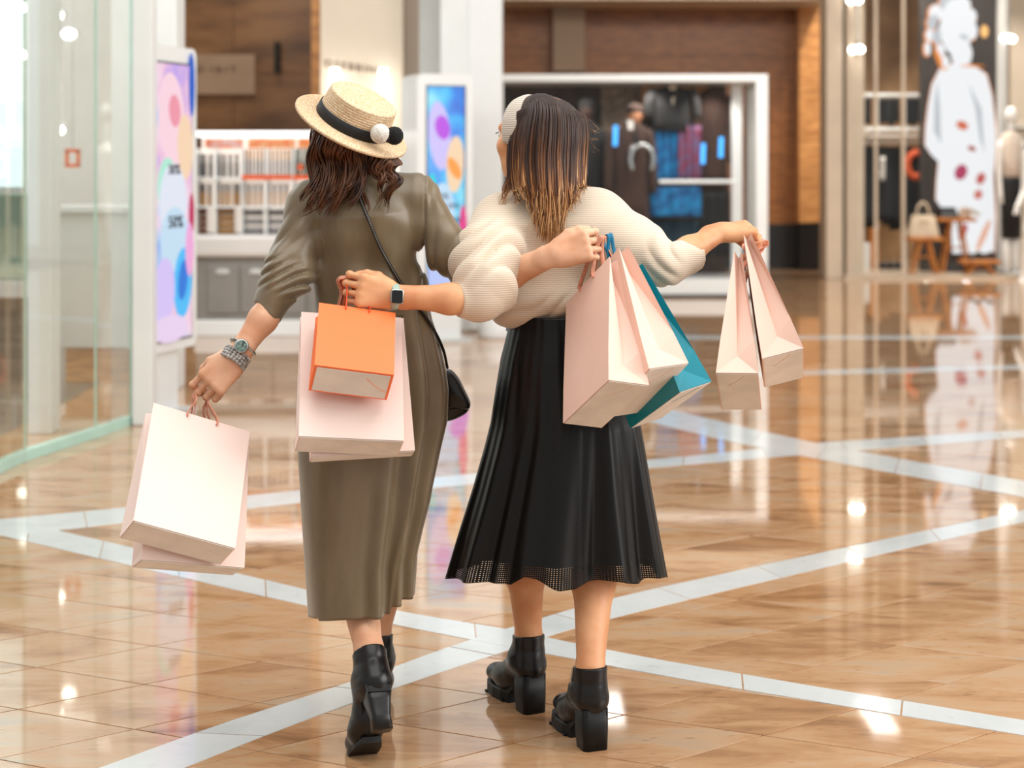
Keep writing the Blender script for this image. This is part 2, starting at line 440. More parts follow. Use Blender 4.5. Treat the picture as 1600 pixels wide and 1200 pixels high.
for n, (v, y, o) in enumerate(tiles):
    if n < 300:
        if me_tile is None:
            t = obj('tile', *tile_vf((0, 0)), M_TILE, parent=slab); me_tile = t.data
        else:
            t = bpy.data.objects.new('tile', me_tile); COL.objects.link(t); t.parent = slab
        t.location = (o[0], o[1], 0)
    else: far.add(*tile_vf(o))
# tile verts were made relative to the slab origin
tf = far.build('tile_field', M_TILE, parent=slab); tf['kind'] = 'stuff'

def stripe(up, lo, step=.52, lift=.0012):
    A = np.array([floor_at(*p) for p in up]); B = np.array([floor_at(*p) for p in lo])
    A = catmull(A, 120); B = catmull(B, 120)
    def res(Q, n):
        s = np.r_[0, np.cumsum(np.linalg.norm(np.diff(Q, axis=0), axis=1))]; u = np.linspace(0, s[-1], n); return np.stack([np.interp(u, s, Q[:, k]) for k in (0, 1)], 1)
    n = max(2, int(round(np.linalg.norm(np.diff(A, axis=0), axis=1).sum() / step)) + 1)
    a, b = res(A, n * 4 - 3), res(B, n * 4 - 3)
    for i in range(n - 1):
        q = list(a[4 * i:4 * i + 5]) + list(b[4 * i:4 * i + 5])[::-1]
        c = np.mean(q, 0); q = [c + (p - c) * (1 - .003 / (np.linalg.norm(p - c) + 1e-6)) for p in q]
        MB().prism([tuple(p) for p in q], -.003, lift).build('marble_strip', M_STRIPE, parent=slab)
stripe([(18 - 90, 800), (90, 829), (480, 922), (625, 955), (800, 985), (940, 1014), (1110, 1045), (1360, 1087), (1690, 1140)],
       [(-60, 822), (18, 841), (478, 947), (730, 999), (895, 1030), (1050, 1059), (1300, 1101), (1680, 1163)], lift=.0016)
stripe([(60, 1236), (155, 1200), (350, 1130), (558, 1062), (725, 1003), (840, 968), (970, 932), (1300, 860), (1680, 780)],
       [(200, 1236), (290, 1200), (440, 1140), (628, 1072), (790, 1018), (955, 967), (1370, 868), (1680, 797)])
stripe([(960, 622), (1055, 642), (1275, 692), (1680, 766)], [(930, 640), (1018, 660), (1190, 700), (1680, 792)], lift=.0016)
stripe([(-60, 817), (197, 793), (430, 770), (700, 744), (1020, 718), (1180, 702), (1275, 692), (1680, 667)],
       [(-60, 842), (90, 829), (210, 815), (430, 790), (700, 760), (1020, 731), (1250, 711), (1680, 677)])
stripe([(1040, 524.5), (1680, 524.5)], [(1040, 530), (1680, 530)], .9)
stripe([(1150, 583), (1255, 579), (1680, 568)], [(1150, 590), (1255, 586), (1680, 575)], .9)

# ------------------------------------------------------------------ ceiling over the hall, with unseen lamps added for light
CEIL = structure(MB().box((-13, 18.2, 5.15), (13, 33, 5.3)).build('ceiling', M_LGREY))
def ceiling_lamp(x, y, w, l, label):
    t = thing('added_ceiling_light', label, 'ceiling light', (x, y, 5.11), 'added ceiling lights')
    MB().box((x - w / 2 - .04, y - l / 2 - .04, 5.125), (x + w / 2 + .04, y + l / 2 + .04, 5.149), .005).build('frame', M_WHITE, t)
    MB().box((x - w / 2, y - l / 2, 5.115), (x + w / 2, y + l / 2, 5.124)).build('diffuser', M_LAMP, t)
for q, lb_ in (((-2.2, 20.6, .3, 1.2), 'left'), ((1.2, 20.9, .3, 1.2), 'middle'), ((4.4, 20.6, .3, 1.2), 'right')):
    ceiling_lamp(*q, 'unseen white ceiling light added to light the hall, %s of three' % lb_)

# ------------------------------------------------------------------ walls behind the shops
def panel_wall(name, x0, x1, z0, z1, Y, m, pw, ph, seed=0, lab=None):
    """a wall slab with panels set on its face"""
    w = structure(MB().box((x0, Y, z0), (x1, Y + .2, z1)).build(name, m))
    rr = random.Random(seed); nx = max(1, round((x1 - x0) / pw)); nz = max(1, round((z1 - z0) / ph))
    dx = (x1 - x0) / nx; dz = (z1 - z0) / nz
    for k in range(nz):
        off = 0
        for i in range(nx):
            e = rr.uniform(0, .006)
            MB().box((x0 + i * dx + .004, Y - .02 - e, z0 + k * dz + .004), (x0 + (i + 1) * dx - .004, Y + .0, z0 + (k + 1) * dz - .004)).build('panel', m, w)
    return w
def X(px, Y): return (px - 800) / FPX * Y
def Z(py, Y): return CAMZ - (py - HOR) / FPX * Y
panel_wall('wall_back', X(700, 25), X(1246, 25), Z(352, 25), 5.1, 25, M_WOOD, 1.7, .47, 1)
structure(MB().box((X(700, 25), 24.96, 0), (X(1292, 25), 25.2, Z(350, 25))).build('wall_plinth', M_BLACK))
panel_wall('wall_side', X(1247, 24.8), X(1291, 24.8), Z(348, 24.8), 5.1, 24.75, M_WOODL, .5, .6, 2)
structure(MB().box((X(1247, 24.8), 24.7, 0), (X(1291, 24.8), 24.95, Z(349, 24.8))).build('wall_base', M_BLACK))
structure(MB().box((-13, 33, 0), (13, 33.3, 5.2)).build('wall_far', M_BROWN))
bw = panel_wall('wall_shop', X(230, 19), X(500, 19), 0, 5.1, 19, M_BROWN, .95, .9, 3)
structure(MB().box((X(488, 18.9), 18.8, 0), (X(500, 18.9), 18.97, 5.1)).build('trim_1', M_WOODL))
# hanging grey board on the walnut wall
b = MB().box((X(864, 24.7), 24.7, Z(112, 24.7)), (X(914, 24.7), 24.9, Z(12, 24.7)), .01).build('wall_board', mat('taupe_felt', (164, 140, 118), .8, noise=.06, nscale=30))
tag(b, 'taupe vertical board fixed on the dark walnut wall', 'board')
# soffit over the walnut wall
structure(MB().box((X(785, 24), 23.6, Z(2, 23.8)), (X(1292, 24), 25.3, Z(2, 23.8) + .3)).build('trim_2', M_BEIGE))
# door handle bar and lettering on the brown wall
t = thing('door_pull', 'black vertical bar handle on the brown panelled wall', 'handle', (X(433, 18.9), 18.9, Z(115, 18.9)))
MB().tube([(X(433, 18.85), 18.86, Z(115, 18.85)), (X(433, 18.85), 18.86, Z(66, 18.85))], .035, 8).build('bar', M_BLACK, t)
for y in (75, 106): MB().tube([(X(433, 18.85), 18.86, Z(y, 18.85)), (X(433, 18.85), 18.985, Z(y, 18.85))], .02, 6).build('mount', M_BLACK, t)

def text_mesh(name, s, size, org, ex, ez, m, parent=None, spacing=1., bold=.0):
    """raised letters, each a piece of its own"""
    ex = unit(ex); ez = unit(ez); n = np.cross(ex, ez); x = 0.
    for chr_ in s:
        if chr_ == ' ': x += size * .32 * spacing; continue
        c = bpy.data.curves.new('t', 'FONT'); c.body = chr_; c.size = size; c.offset = bold; c.extrude = .002
        tmp = bpy.data.objects.new('t', c); COL.objects.link(tmp)
        dg = bpy.context.evaluated_depsgraph_get(); me = bpy.data.meshes.new_from_object(tmp.evaluated_get(dg))
        co = np.array([q.co[:] for q in me.vertices]); f = [tuple(p.vertices) for p in me.polygons]
        bpy.data.objects.remove(tmp); bpy.data.curves.remove(c); bpy.data.meshes.remove(me)
        if len(co) == 0: continue
        v = np.array(org) + np.outer(co[:, 0] - co[:, 0].min() + x, ex) + np.outer(co[:, 1], ez) + np.outer(co[:, 2], n)
        obj('letter', v, f, m, parent); x += (co[:, 0].max() - co[:, 0].min()) + size * .1 * spacing ** 4
M_INK = mat('brown_ink', (112, 84, 64), .6, noise=.1, nscale=30)
M_INK2 = mat('dark_ink', (60, 50, 60), .6, noise=.1, nscale=30)
plq = MB().box((X(306, 18.9), 18.9, Z(148, 18.9)), (X(398, 18.9), 18.972, Z(85, 18.9)), .01).build('wall_plaque', mat('tan_plaque', (168, 138, 110), .5, noise=.06, nscale=4))
tag(plq, 'tan plaque with small dark letters on brown wall', 'sign')
text_mesh('lettering', 'O · I B I T', .1, (X(306, 18.89), 18.894, Z(113, 18.89)), (1, 0, 0), (0, 0, 1), M_INK, plq, 1.0, .002)

# cream lit panel behind the hat with tube lamps
t = thing('lit_signboard', 'cream backlit signboard with two white tube lamps and brown lettering', 'sign', (X(564, 16.6), 16.6, 0))
MB().box((X(500, 16.6), 16.6, 0), (X(630, 16.6), 16.75, 5.1), .01).build('board', M_CREAM, t)
for px in (523, 599): MB().tube([at(px, 210, 16.5), at(px, 107, 16.5)], .042, 10).build('tube_lamp', M_LAMP, t)
text_mesh('lettering', 'OSEBBINIO', .1, at(507, 104, 16.59), at(630, 121, 16.59) - at(507, 104, 16.59), (0, 0, 1), M_INK, t, 1.28, .001)
wl = MB().box((X(630, 17), 17, 0), (X(656, 17), 17.4, 5.1), .01).build('pilaster', M_CREAM); tag(wl, 'narrow beige pilaster beside the white column', 'pilaster')
g = MB().box((X(655, 16.4), 16.4, 0), (X(693, 16.4), 16.9, 5.1), .01).build('pilaster', M_LGREY); tag(g, 'narrow light grey pilaster behind the lit kiosk', 'pilaster')

# white column in the middle
t = thing('column', 'wide white square column behind the two women', 'column', (X(737, 15.7), 15.7, 0))
MB().box((X(688, 15.7), 15.7, 0), (X(785, 15.7), 16.25, 5.14), .015).build('shaft', M_WHITE, t)
MB().box((X(688, 15.7) + .26, 15.68, .02), (X(785, 15.7) - .005, 15.7, 5.1), .004).build('cover_plate', M_WHITE2, t)
ring = lambda r, z: [(X(778, 15.2) + r * math.cos(a), 15.2 + r * math.sin(a), z) for a in np.linspace(0, 6.283, 25)[:-1]]
rb = MB().loft([ring(.17, 0), ring(.175, .02), ring(.17, .12), ring(.13, .2), ring(.12, .22)]).build('floor_bollard', M_WHITE2, smooth=True)
tag(rb, 'low round white bollard base at the foot of the column', 'bollard')

# ------------------------------------------------------------------ kiosks with lit screens
def screen_mat(name, seed, cols):
    m = bpy.data.materials.new(name); m.use_nodes = True; N = m.node_tree.nodes; L = m.node_tree.links; p = N['Principled BSDF']
    tc = N.new('ShaderNodeTexCoord'); mp = N.new('ShaderNodeMapping'); mp.inputs['Location'].default_value = (seed, seed * 2, seed); L.new(tc.outputs['Object'], mp.inputs[0])
    nz = N.new('ShaderNodeTexNoise'); nz.inputs['Scale'].default_value = 2.6; nz.inputs['Detail'].default_value = 2; L.new(mp.outputs[0], nz.inputs[0])
    cr = N.new('ShaderNodeValToRGB'); el = cr.color_ramp.elements
    while len(el) > 1: el.remove(el[-1])
    for i, c in enumerate(cols):
        e = el[0] if i == 0 else el.new(.3 + .4 * i / (len(cols) - 1)); e.position = .3 + .4 * i / (len(cols) - 1); e.color = lin(c)
    L.new(nz.outputs['Fac'], cr.inputs[0]); L.new(cr.outputs[0], p.inputs['Emission Color']); p.inputs['Emission Strength'].default_value = .95
    p.inputs['Base Color'].default_value = (.02, .02, .02, 1); p.inputs['Roughness'].default_value = .15
    return m
def glow(name, rgb, s=.95): return mat('glow_' + name, (8, 8, 8), .3, emit=s, emit_rgb=rgb)
class Plane:
    def __init__(s, o, ex, ez): s.o = np.array(o, float); s.ex = unit(ex); s.ez = unit(ez); s.n = np.cross(s.ex, s.ez)
    def __call__(s, u, v, d=0): return s.o + s.ex * u + s.ez * v + s.n * d
def slab_on(P, u0, v0, u1, v1, d0, d1, r=0., n=4):
    pts = [(u0, v0), (u1, v0), (u1, v1), (u0, v1)]
    if r:
        pts = [(x, y) for x, y, _ in rbox_ring((u0 + u1) / 2, (v0 + v1) / 2, (u1 - u0) / 2, (v1 - v0) / 2, r, 0, n)]
    mb = MB(); mb.loft([[P(u, v, d0) for u, v in pts], [P(u, v, d1) for u, v in pts]]); return mb
def disc_on(P, u, v, ru, rv, d0, d1, rot=0., n=20):
    c, s_ = math.cos(rot), math.sin(rot)
    pts = [(u + ru * math.cos(a) * c - rv * math.sin(a) * s_, v + ru * math.cos(a) * s_ + rv * math.sin(a) * c) for a in np.linspace(0, 6.2832, n + 1)[:-1]]
    mb = MB(); mb.loft([[P(a, b, d0) for a, b in pts], [P(a, b, d1) for a, b in pts]]); return mb
def kiosk(P, w, h, deep, label, screen, balloons, texts, stem):
    """P is the plane of the screen, (0,0) its lower left corner"""
    base = P(w / 2, 0, -deep / 2); t = thing('digital_kiosk', label, 'kiosk', (base[0], base[1], 0))
    z0 = P(0, 0)[2]
    slab_on(P, -.09, -.07, w + .075, h + .11, -deep, -.004, .05).build('housing', M_WHITE2, t)
    slab_on(P, stem[0], -z0, stem[1], -.07, -deep * .9, -.03).build('stem', M_WHITE, t)
    slab_on(P, stem[0] - .08, -z0, stem[1] + .08, -z0 + .03, -deep * 1.1, .06).build('foot_plate', M_LGREY, t)
    slab_on(P, -.012, -.012, w + .012, h + .012, -.004, .002).build('bezel', M_DKGREY, t)
    sc = slab_on(P, 0, 0, w, h, .002, .005).build('screen', screen, t)
    for i, (u, v, ru, rv, rot, rgb) in enumerate(balloons):
        disc_on(P, u * w, v * h, ru * w, rv * h, .0055 + .0006 * i, .006 + .0006 * i, rot).build('balloon_graphic', glow('%d_%d_%d' % rgb, rgb), sc)
    for (s, size, u, v) in texts:
        text_mesh('lettering', s, size, P(u * w, v * h, .016), P.ex, P.ez, M_INK2, sc, 1.0, .001)
    return t
Pk1 = Plane(at(243, 535, 10.3), at(299, 522, 10.74) - at(243, 535, 10.3), (0, 0, 1))
Pk1.ex = unit((Pk1.ex[0], Pk1.ex[1], 0)); Pk1.n = np.cross(Pk1.ex, Pk1.ez)
w1 = math.hypot(*(at(299, 522, 10.74) - at(243, 535, 10.3))[:2]); h1 = at(243, 97, 10.3)[2] - at(243, 535, 10.3)[2]
kiosk(Pk1, w1, h1, .13, 'tall white kiosk with pink and blue balloon advert beside glass shopfront', screen_mat('advert_pink', 3.1, [(60, 120, 220), (170, 200, 240), (244, 214, 230), (236, 190, 220), (190, 160, 235)]),
      [(.42, .80, .36, .17, .1, (250, 214, 226)), (.8, .70, .22, .12, .05, (248, 214, 180)), (.5, .83, .16, .06, .2, (240, 150, 170)), (.3, .55, .28, .11, 0, (176, 236, 214)), (.45, .50, .38, .14, 0, (226, 232, 246)), (.5, .36, .4, .12, 0, (196, 224, 244)),
       (.72, .20, .26, .13, -.1, (70, 190, 250)), (.72, .21, .13, .075, -.2, (10, 120, 220)), (.18, .17, .3, .13, -.15, (214, 196, 248)), (.97, .93, .09, .12, 0, (0, 90, 200)), (.96, .45, .08, .08, 0, (190, 30, 90)), (.9, .32, .12, .1, 0, (240, 170, 220)), (.35, .04, .5, .05, 0, (232, 210, 240))],
      [('50%', .105, .3, .405), ('30%', .085, .3, .60)], (-.06, w1 - .12))
a = math.radians(20); k2 = at(668, 455, 14.7)
Pk2 = Plane(k2, (math.cos(a), math.sin(a), 0), (0, 0, 1))
kiosk(Pk2, .335, at(668, 135, 14.7)[2] - k2[2], .5, 'white kiosk with blue balloon advert standing before the white column', screen_mat('advert_blue', 1.3, [(0, 70, 200), (0, 130, 235), (40, 190, 250), (130, 225, 250), (0, 150, 240)]),
      [(.32, .76, .30, .17, .08, (208, 196, 250)), (.40, .80, .2, .06, .2, (190, 70, 230)), (.74, .62, .24, .14, -.05, (250, 216, 176)), (.72, .6, .14, .06, .5, (255, 160, 60)), (.12, .46, .14, .12, .0, (20, 214, 226)), (.4, .36, .34, .17, 0, (196, 226, 250)), (.52, .22, .36, .14, 0, (170, 214, 250)), (.95, .28, .12, .14, 0, (230, 60, 140)), (.8, .1, .3, .12, 0, (200, 90, 230)), (.35, .08, .36, .1, 0, (186, 200, 250))],
      [('30%', .07, .2, .45), ('20%', .06, .52, .405), ('NOW', .085, .22, .33)], (.03, .31))

# ------------------------------------------------------------------ glazed shop on the left
Gp = [floor_at(-260, 1000), floor_at(42, 720), floor_at(152, 684), floor_at(207, 664)]
Gp[0] = np.array([-2.75, 6.6])
labs = ['clear glass shop pane at the left edge of the hall', 'tall clear glass shop pane reflecting the lit poster', 'narrow clear glass shop pane next to the white post']
for i in range(3):
    p, q = Gp[i], Gp[i + 1]; e = unit(np.r_[q - p, 0]); n = np.array([e[1], -e[0], 0])
    a_ = np.r_[p, .06] + e * .004; b_ = np.r_[q, .06] - e * .004
    t = thing('glass_pane', labs[i], 'glass pane', (*((p + q) / 2), 0), 'panes of the glazed shopfront')
    MB().hull4([a_, b_, b_ + (0, 0, 4.4), a_ + (0, 0, 4.4)], -n, .002).build('pane', M_GLASS, t)
    MB().hull4([np.r_[p, 0], np.r_[q, 0], np.r_[q, .055], np.r_[p, .055]], -n, .05).build('base_rail', M_MINT, t)
    MB().hull4([b_ - e * .006, b_, b_ + (0, 0, 4.4), b_ - e * .006 + (0, 0, 4.4)], -n, .014).build('edge_strip', M_MINT, t)
pq = Gp[3]; ps = MB().box((pq[0] + .005, pq[1] - .04, 0), (pq[0] + .125, pq[1] + .10, 5.1), .01).build('shopfront_post', M_WHITE); tag(ps, 'slim white post at the end of the glass shopfront', 'post')
cl = MB().box((X(234, 11.6), 11.6, 0), (X(276, 11.6), 11.9, 5.1), .01).build('column', M_WHITE); tag(cl, 'narrow white column behind the pink advert kiosk', 'column')
structure(MB().box((-6.5, 14.5, 0), (X(214, 14.5) - .0, 14.7, 5.1)).build('wall_left', M_LGREY))
structure(MB().box((-6.7, 6, 0), (-6.5, 14.7, 5.1)).build('wall_shop_side', M_WHITE))
structure(MB().box((-6.5, 6.2, .001), (-2.9, 14.5, .004)).build('floor_shop', mat('grey_plank', (128, 120, 110), .35, noise=.25, nscale=3, nstretch=(1, 6, 1))))
lb = thing('light_box', 'pale blue hanging light box behind the glass at top left', 'light box', (X(20, 10.6), 10.6, Z(303, 10.6)))
M_LBX = mat('lightbox_face', (214, 232, 232), .4, emit=1.1, emit_rgb=(215, 240, 242), noise=.03, nscale=2)
MB().box((X(-200, 10.6), 10.62, Z(302, 10.6)), (X(80, 10.6), 10.85, 4.6), .01).build('casing', M_WHITE2, lb)
MB().box((X(-200, 10.6), 10.6, Z(292, 10.6)), (X(34, 10.6), 10.619, 4.5)).build('face', M_LBX, lb)
cb = thing('display_cabinet', 'white cabinet behind the glass with pale green top', 'cabinet', (X(20, 11), 11, 0))
MB().box((X(-150, 11), 11, Z(466, 11)), (X(39, 11), 11.5, Z(440, 11)), .01).build('ledge', M_WHITE2, cb)
MB().box((X(-150, 11), 11.1, Z(440, 11)), (X(36, 11), 11.5, Z(304, 11)), .01).build('green_panel', mat('sage_panel', (176, 200, 182), .4, noise=.05, nscale=3), cb)
MB().box((X(-150, 11), 11.15, 0), (X(30, 11), 11.45, Z(466, 11))).build('plinth', mat('grey_plinth', (136, 128, 118), .5, noise=.2, nscale=4, nstretch=(.3, 1, 5)), cb)
pl = MB().box((X(43, 9.75), 9.75, 0), (X(80, 9.75), 9.95, 4.6), .008).build('shop_pillar', M_WHITE); tag(pl, 'white pillar standing just inside the glass', 'pillar')
ct = thing('shop_counter', 'low pale counter seen through the glass shopfront', 'counter', (X(140, 12), 12, 0))
MB().box((X(86, 12), 12, .25), (X(212, 12), 12.5, 1.2), .01).build('body', M_WHITE, ct)
MB().box((X(84, 12), 11.96, 1.2), (X(214, 12), 12.52, 1.25), .008).build('top', M_WHITE2, ct)
MB().box((X(100, 12), 12.05, 0), (X(210, 12), 12.45, .25)).build('plinth', M_WOODL, ct)
for i, (px, py) in enumerate(((113, 247),)):
    tg = thing('orange_label', 'small square orange frame hanging inside the glass shop', 'frame', at(px, py + 13, 12.6))
    c = at(px, py, 12.6)
    for dx, dz, hx, hz in ((0, .055, .055, .014), (0, -.055, .055, .014), (-.042, 0, .013, .055), (.042, 0, .013, .055)):
        MB().box((c[0] + dx - hx, 12.6, c[2] + dz - hz), (c[0] + dx + hx, 12.62, c[2] + dz + hz)).build('bar', M_ORANGEP, tg)
    MB().tube([(c[0], 12.61, c[2] + .06), (c[0], 12.61, 5.1)], .003, 4).build('wire', M_SILVER, tg)
for px, py in ((88, 24), (108, 53), (90, 203)):
    c = at(px, py, 13.2); sp = thing('spotlight', 'small white spotlight inside the glass shop', 'spotlight', c, 'spotlights in the glass shop')
    MB().tube([c + (0, .12, .02), c], [.05, .06], 10).build('can', M_WHITE, sp); MB().sphere(c, (.055, .02, .04), 10, 6).build('lens', M_SPOT, sp)
    MB().tube([c + (0, .1, .02), (c[0], c[1] + .1, 5.1)], .008, 5).build('stem', M_WHITE, sp)
spot_light('shop_fill', (-4.6, 9.5, 4.6), (-4.2, 12, 0), 260, 120)  # unseen spot added to brighten the glass shop

# ------------------------------------------------------------------ cosmetics counter
YC = 15.3
cs = thing('cosmetics_stand', 'white lit cosmetics stand with shelves above grey drawers', 'display stand', (X(460, YC), YC, 0))
x0, x1 = X(306, YC), X(625, YC)
MB().box((x0, YC + .30, Z(372, YC)), (x1, YC + .36, Z(206, YC))).build('back_panel', mat('stand_back_glow', (240, 230, 220), .5, emit=.6, emit_rgb=(255, 240, 226), noise=.04, nscale=6), cs)  # glow put into the back panel to brighten the stand
MB().box((x0, YC - .02, Z(214, YC)), (x1, YC + .36, Z(205, YC)), .006).build('top_light', mat('stand_top_light', (250, 250, 250), .4, emit=1.2, noise=.01, nscale=4), cs)
MB().box((x0 - .02, YC - .05, Z(402, YC)), (x1, YC + .4, Z(366, YC)), .04).build('counter', mat('counter_lacquer', (214, 210, 206), .3, noise=.02, nscale=3), cs)
MB().box((x0, YC + .02, Z(500, YC)), (x1, YC + .4, Z(402, YC))).build('cabinet_body', M_GREY, cs)
for i in range(6):
    a0 = x0 + .1 + i * .3
    d = MB().box((a0, YC - .0, Z(490, YC)), (a0 + .285, YC + .03, Z(415, YC)), .008).build('drawer', M_GREY, cs)
    MB().sphere((a0 + .14, YC - .005, Z(425, YC)), (.07, .02, .03), 12, 8).build('cup_handle', M_LGREY, d)
MB().box((x0 - .01, YC - .03, 0), (x1, YC + .42, Z(500, YC)), .01).build('plinth', M_WHITE2, cs)
shelf_y = (277, 322, 366)
for sy in shelf_y: MB().box((x0, YC, Z(sy + 3, YC)), (x1, YC + .3, Z(sy, YC)), .003).build('shelf', M_WHITE2, cs)
cols_px = [306, 336, 377, 415, 457, 500, 545, 590, 625]
for c in cols_px: MB().box((X(c, YC) - .008, YC + .01, Z(366, YC)), (X(c, YC) + .008, YC + .3, Z(232, YC))).build('divider', M_WHITE2, cs)
# products: build one of each kind, then copy
def tester(m, cap, r, h):
    b = MB(); ringf = lambda rr, z: [(rr * math.cos(a), rr * math.sin(a), z) for a in np.linspace(0, 6.283, 9)[:-1]]
    b.loft([ringf(r, 0), ringf(r, h * .6), ringf(r * .8, h * .62)]); t = thing('cosmetic_tube', '', 'cosmetics', (0, 0, 0))
    b.build('tube', m, t); MB().loft([ringf(r * .85, h * .62), ringf(r * .85, h), ]).build('cap', cap, t); return t
PB = [mat('makeup_black', (52, 46, 44), .3, noise=.1, nscale=30), mat('makeup_beige', (206, 170, 140), .4, noise=.1, nscale=30), mat('makeup_gold', (176, 128, 70), .3, noise=.1, nscale=30), mat('makeup_coral', (222, 110, 66), .4, noise=.1, nscale=30), mat('makeup_grey', (150, 146, 146), .4, noise=.1, nscale=30), mat('makeup_bronze', (120, 66, 36), .4, noise=.1, nscale=30), mat('makeup_green', (40, 70, 52), .4, noise=.1, nscale=30)]
protos = {}
rr = random.Random(4)
def product(px, base_y, kind, h, r, lab, grp):
    loc = (X(px, YC + .1), YC + .12 + rr.uniform(0, .05), Z(base_y, YC) + .001)
    key = (kind, h, r)
    if key not in protos:
        protos[key] = tester(PB[kind[0]], PB[kind[1]], r, h); o = protos[key]; o.location = loc
    else: o = copy_obj(protos[key], loc)
    o['label'] = lab; o['group'] = grp
    return o
rowspec = [(277, (0, 0), .21, .018, 'slim black makeup tube on the upper cosmetics shelf', 'black tubes on the upper shelf', (312, 319, 328, 342, 350, 359, 368)),
           (277, (4, 2), .25, .012, 'thin gold capped brush standing on the upper cosmetics shelf', 'brushes on the upper shelf', tuple(range(381, 456, 6))),
           (277, (6, 6), .26, .018, 'dark green capped bottle on the upper cosmetics shelf', 'green bottles on the upper shelf', (460, 467, 475, 482)),
           (322, (2, 0), .2, .017, 'black capped bronze tube on the middle cosmetics shelf', 'tubes on the middle shelf', (311, 318, 326, 341, 349, 357, 366, 373)),
           (322, (1, 4), .2, .017, 'grey capped beige tube on the middle cosmetics shelf', 'beige tubes on the middle shelf', (381, 389, 398, 407, 419, 428, 437, 446, 461, 470))]
for by, kd, h, r, lab, grp, xs in rowspec:
    for px in xs: product(px, by, kd, h, r, lab, grp)
def jar(px, by, m, lab, grp, store={}):
    loc = (X(px, YC + .1), YC + .14, Z(by, YC) + .001)
    if m.name not in store:
        t = thing('powder_compact', lab, 'cosmetics', (0, 0, 0), grp); ringf = lambda rr, z: [(rr * math.cos(a), rr * math.sin(a), z) for a in np.linspace(0, 6.283, 11)[:-1]]
        MB().loft([ringf(.032, 0), ringf(.034, .03), ringf(.03, .045)]).build('pan', m, t); MB().loft([ringf(.03, .045), ringf(.03, .052), ringf(.02, .056)]).build('lid', M_SILVER, t)
        store[m.name] = t; t.location = loc; return t
    return copy_obj(store[m.name], loc)
for k in range(4):
    for px in (311, 317): jar(px, 366 - 10.3 * k, PB[5], 'bronze powder compact in a stack on the lowest cosmetics shelf', 'bronze compacts on the lowest shelf')
    for px in (344, 352, 360): jar(px, 366 - 10.3 * k, PB[1 if k > 1 else 5] if 0 else PB[2], 'gold powder compact in a stack on the lowest cosmetics shelf', 'gold compacts on the lowest shelf')
for k in range(3):
    for px in (381, 389, 397, 405, 420, 429, 438, 447, 461, 470): jar(px, 366 - 14 * k, PB[4], 'grey powder compact on the lowest cosmetics shelf', 'grey compacts on the lowest shelf')
for k, (a0, a1, c) in enumerate(((312, 372, (232, 214, 214)), (380, 455, (238, 196, 150)), (460, 498, (240, 170, 110)))):
    MB().box((X(a0, YC), YC + .28, Z(231, YC)), (X(a1, YC), YC + .298, Z(216, YC)), .003).build('header_card', mat('header_%d' % k, c, .5, noise=.3, nscale=14, rgb2=(236, 120, 60)), cs)
for k, (a0, a1) in enumerate(((378, 456), (458, 498))):
    MB().box((X(a0, YC), YC - .004, Z(281, YC)), (X(a1, YC), YC + .004, Z(273, YC))).build('shelf_strip', M_ORANGEP, cs)
od = disc_on(Plane((0, YC + .02, 0), (1, 0, 0), (0, 0, 1)), X(469, YC), Z(261, YC), .03, .03, 0, .01).build('price_dot', M_ORANGEP, cs)
# lamp under the light panel side
# ------------------------------------------------------------------ garments
def jacket(px, y0, y1, wpx, Y, m, label, lining=None, lapel=None, sleeve=True, sway=0., ry=.1):
    top = at(px, y0, Y); L_ = (y1 - y0) / FPX * Y; hw = wpx / 2 / FPX * Y
    t = thing('jacket', label, 'jacket', (top[0], Y, top[2] - L_), 'garments in the shop windows')
    ringf = lambda rx, r2, z, cx=0: [(top[0] + cx + rx * math.copysign(abs(math.cos(a)) ** .8, math.cos(a)), Y + r2 * math.sin(a), z) for a in np.linspace(0, 6.2832, 25)[:-1]]
    prof = [(0, .25, .5), (.03, .42, .7), (.07, .8, .8), (.12, .9, .95), (.3, .86, 1.1), (.55, .82, 1.05), (.8, .9, 1.05), (1, .96, 1.05)]
    MB().loft([ringf(hw * (w if sleeve else w * 1.05) * .86, ry * d, top[2] - L_ * u, sway * u) for u, w, d in prof][::-1]).build('body', m, t, True)
    if sleeve:
        for s in (-1, 1):
            pts = catmull([(top[0] + s * hw * .68, Y, top[2] - L_ * .1), (top[0] + s * hw * .9, Y - .02, top[2] - L_ * .35), (top[0] + s * hw * .94, Y - .05, top[2] - L_ * .72)], 9)
            MB().tube(pts, np.linspace(hw * .26, hw * .17, 9), 10).build('sleeve', m, t, True)
    if lapel:
        for s in (-1, 1):
            q = [(top[0] + s * hw * .14, Y - ry * .9, top[2] - L_ * .02), (top[0] + s * hw * .36, Y - ry * .95, top[2] - L_ * .13), (top[0] + s * hw * .22, Y - ry * 1.22, top[2] - L_ * .28), (top[0] + .0, Y - ry * 1.3, top[2] - L_ * .46)]
            MB().hull4(q, (0, 1, 0), .03).build('lapel', m, t)
    if lining:
        q = [(top[0] - hw * .17, Y - ry * .75, top[2] - L_ * .0), (top[0] + hw * .17, Y - ry * .75, top[2]), (top[0] + hw * .1, Y - ry * 1.12, top[2] - L_ * .3), (top[0], Y - ry * 1.28, top[2] - L_ * .46)]
        MB().hull4(q, (0, 1, 0), .05).build('shirt_front', lining, t)
    return t
M_SHIRT = mat('white_shirt', (232, 228, 222), .7, noise=.05, nscale=12)
M_TIE = mat('black_tie', (24, 22, 26), .6, noise=.2, nscale=40)
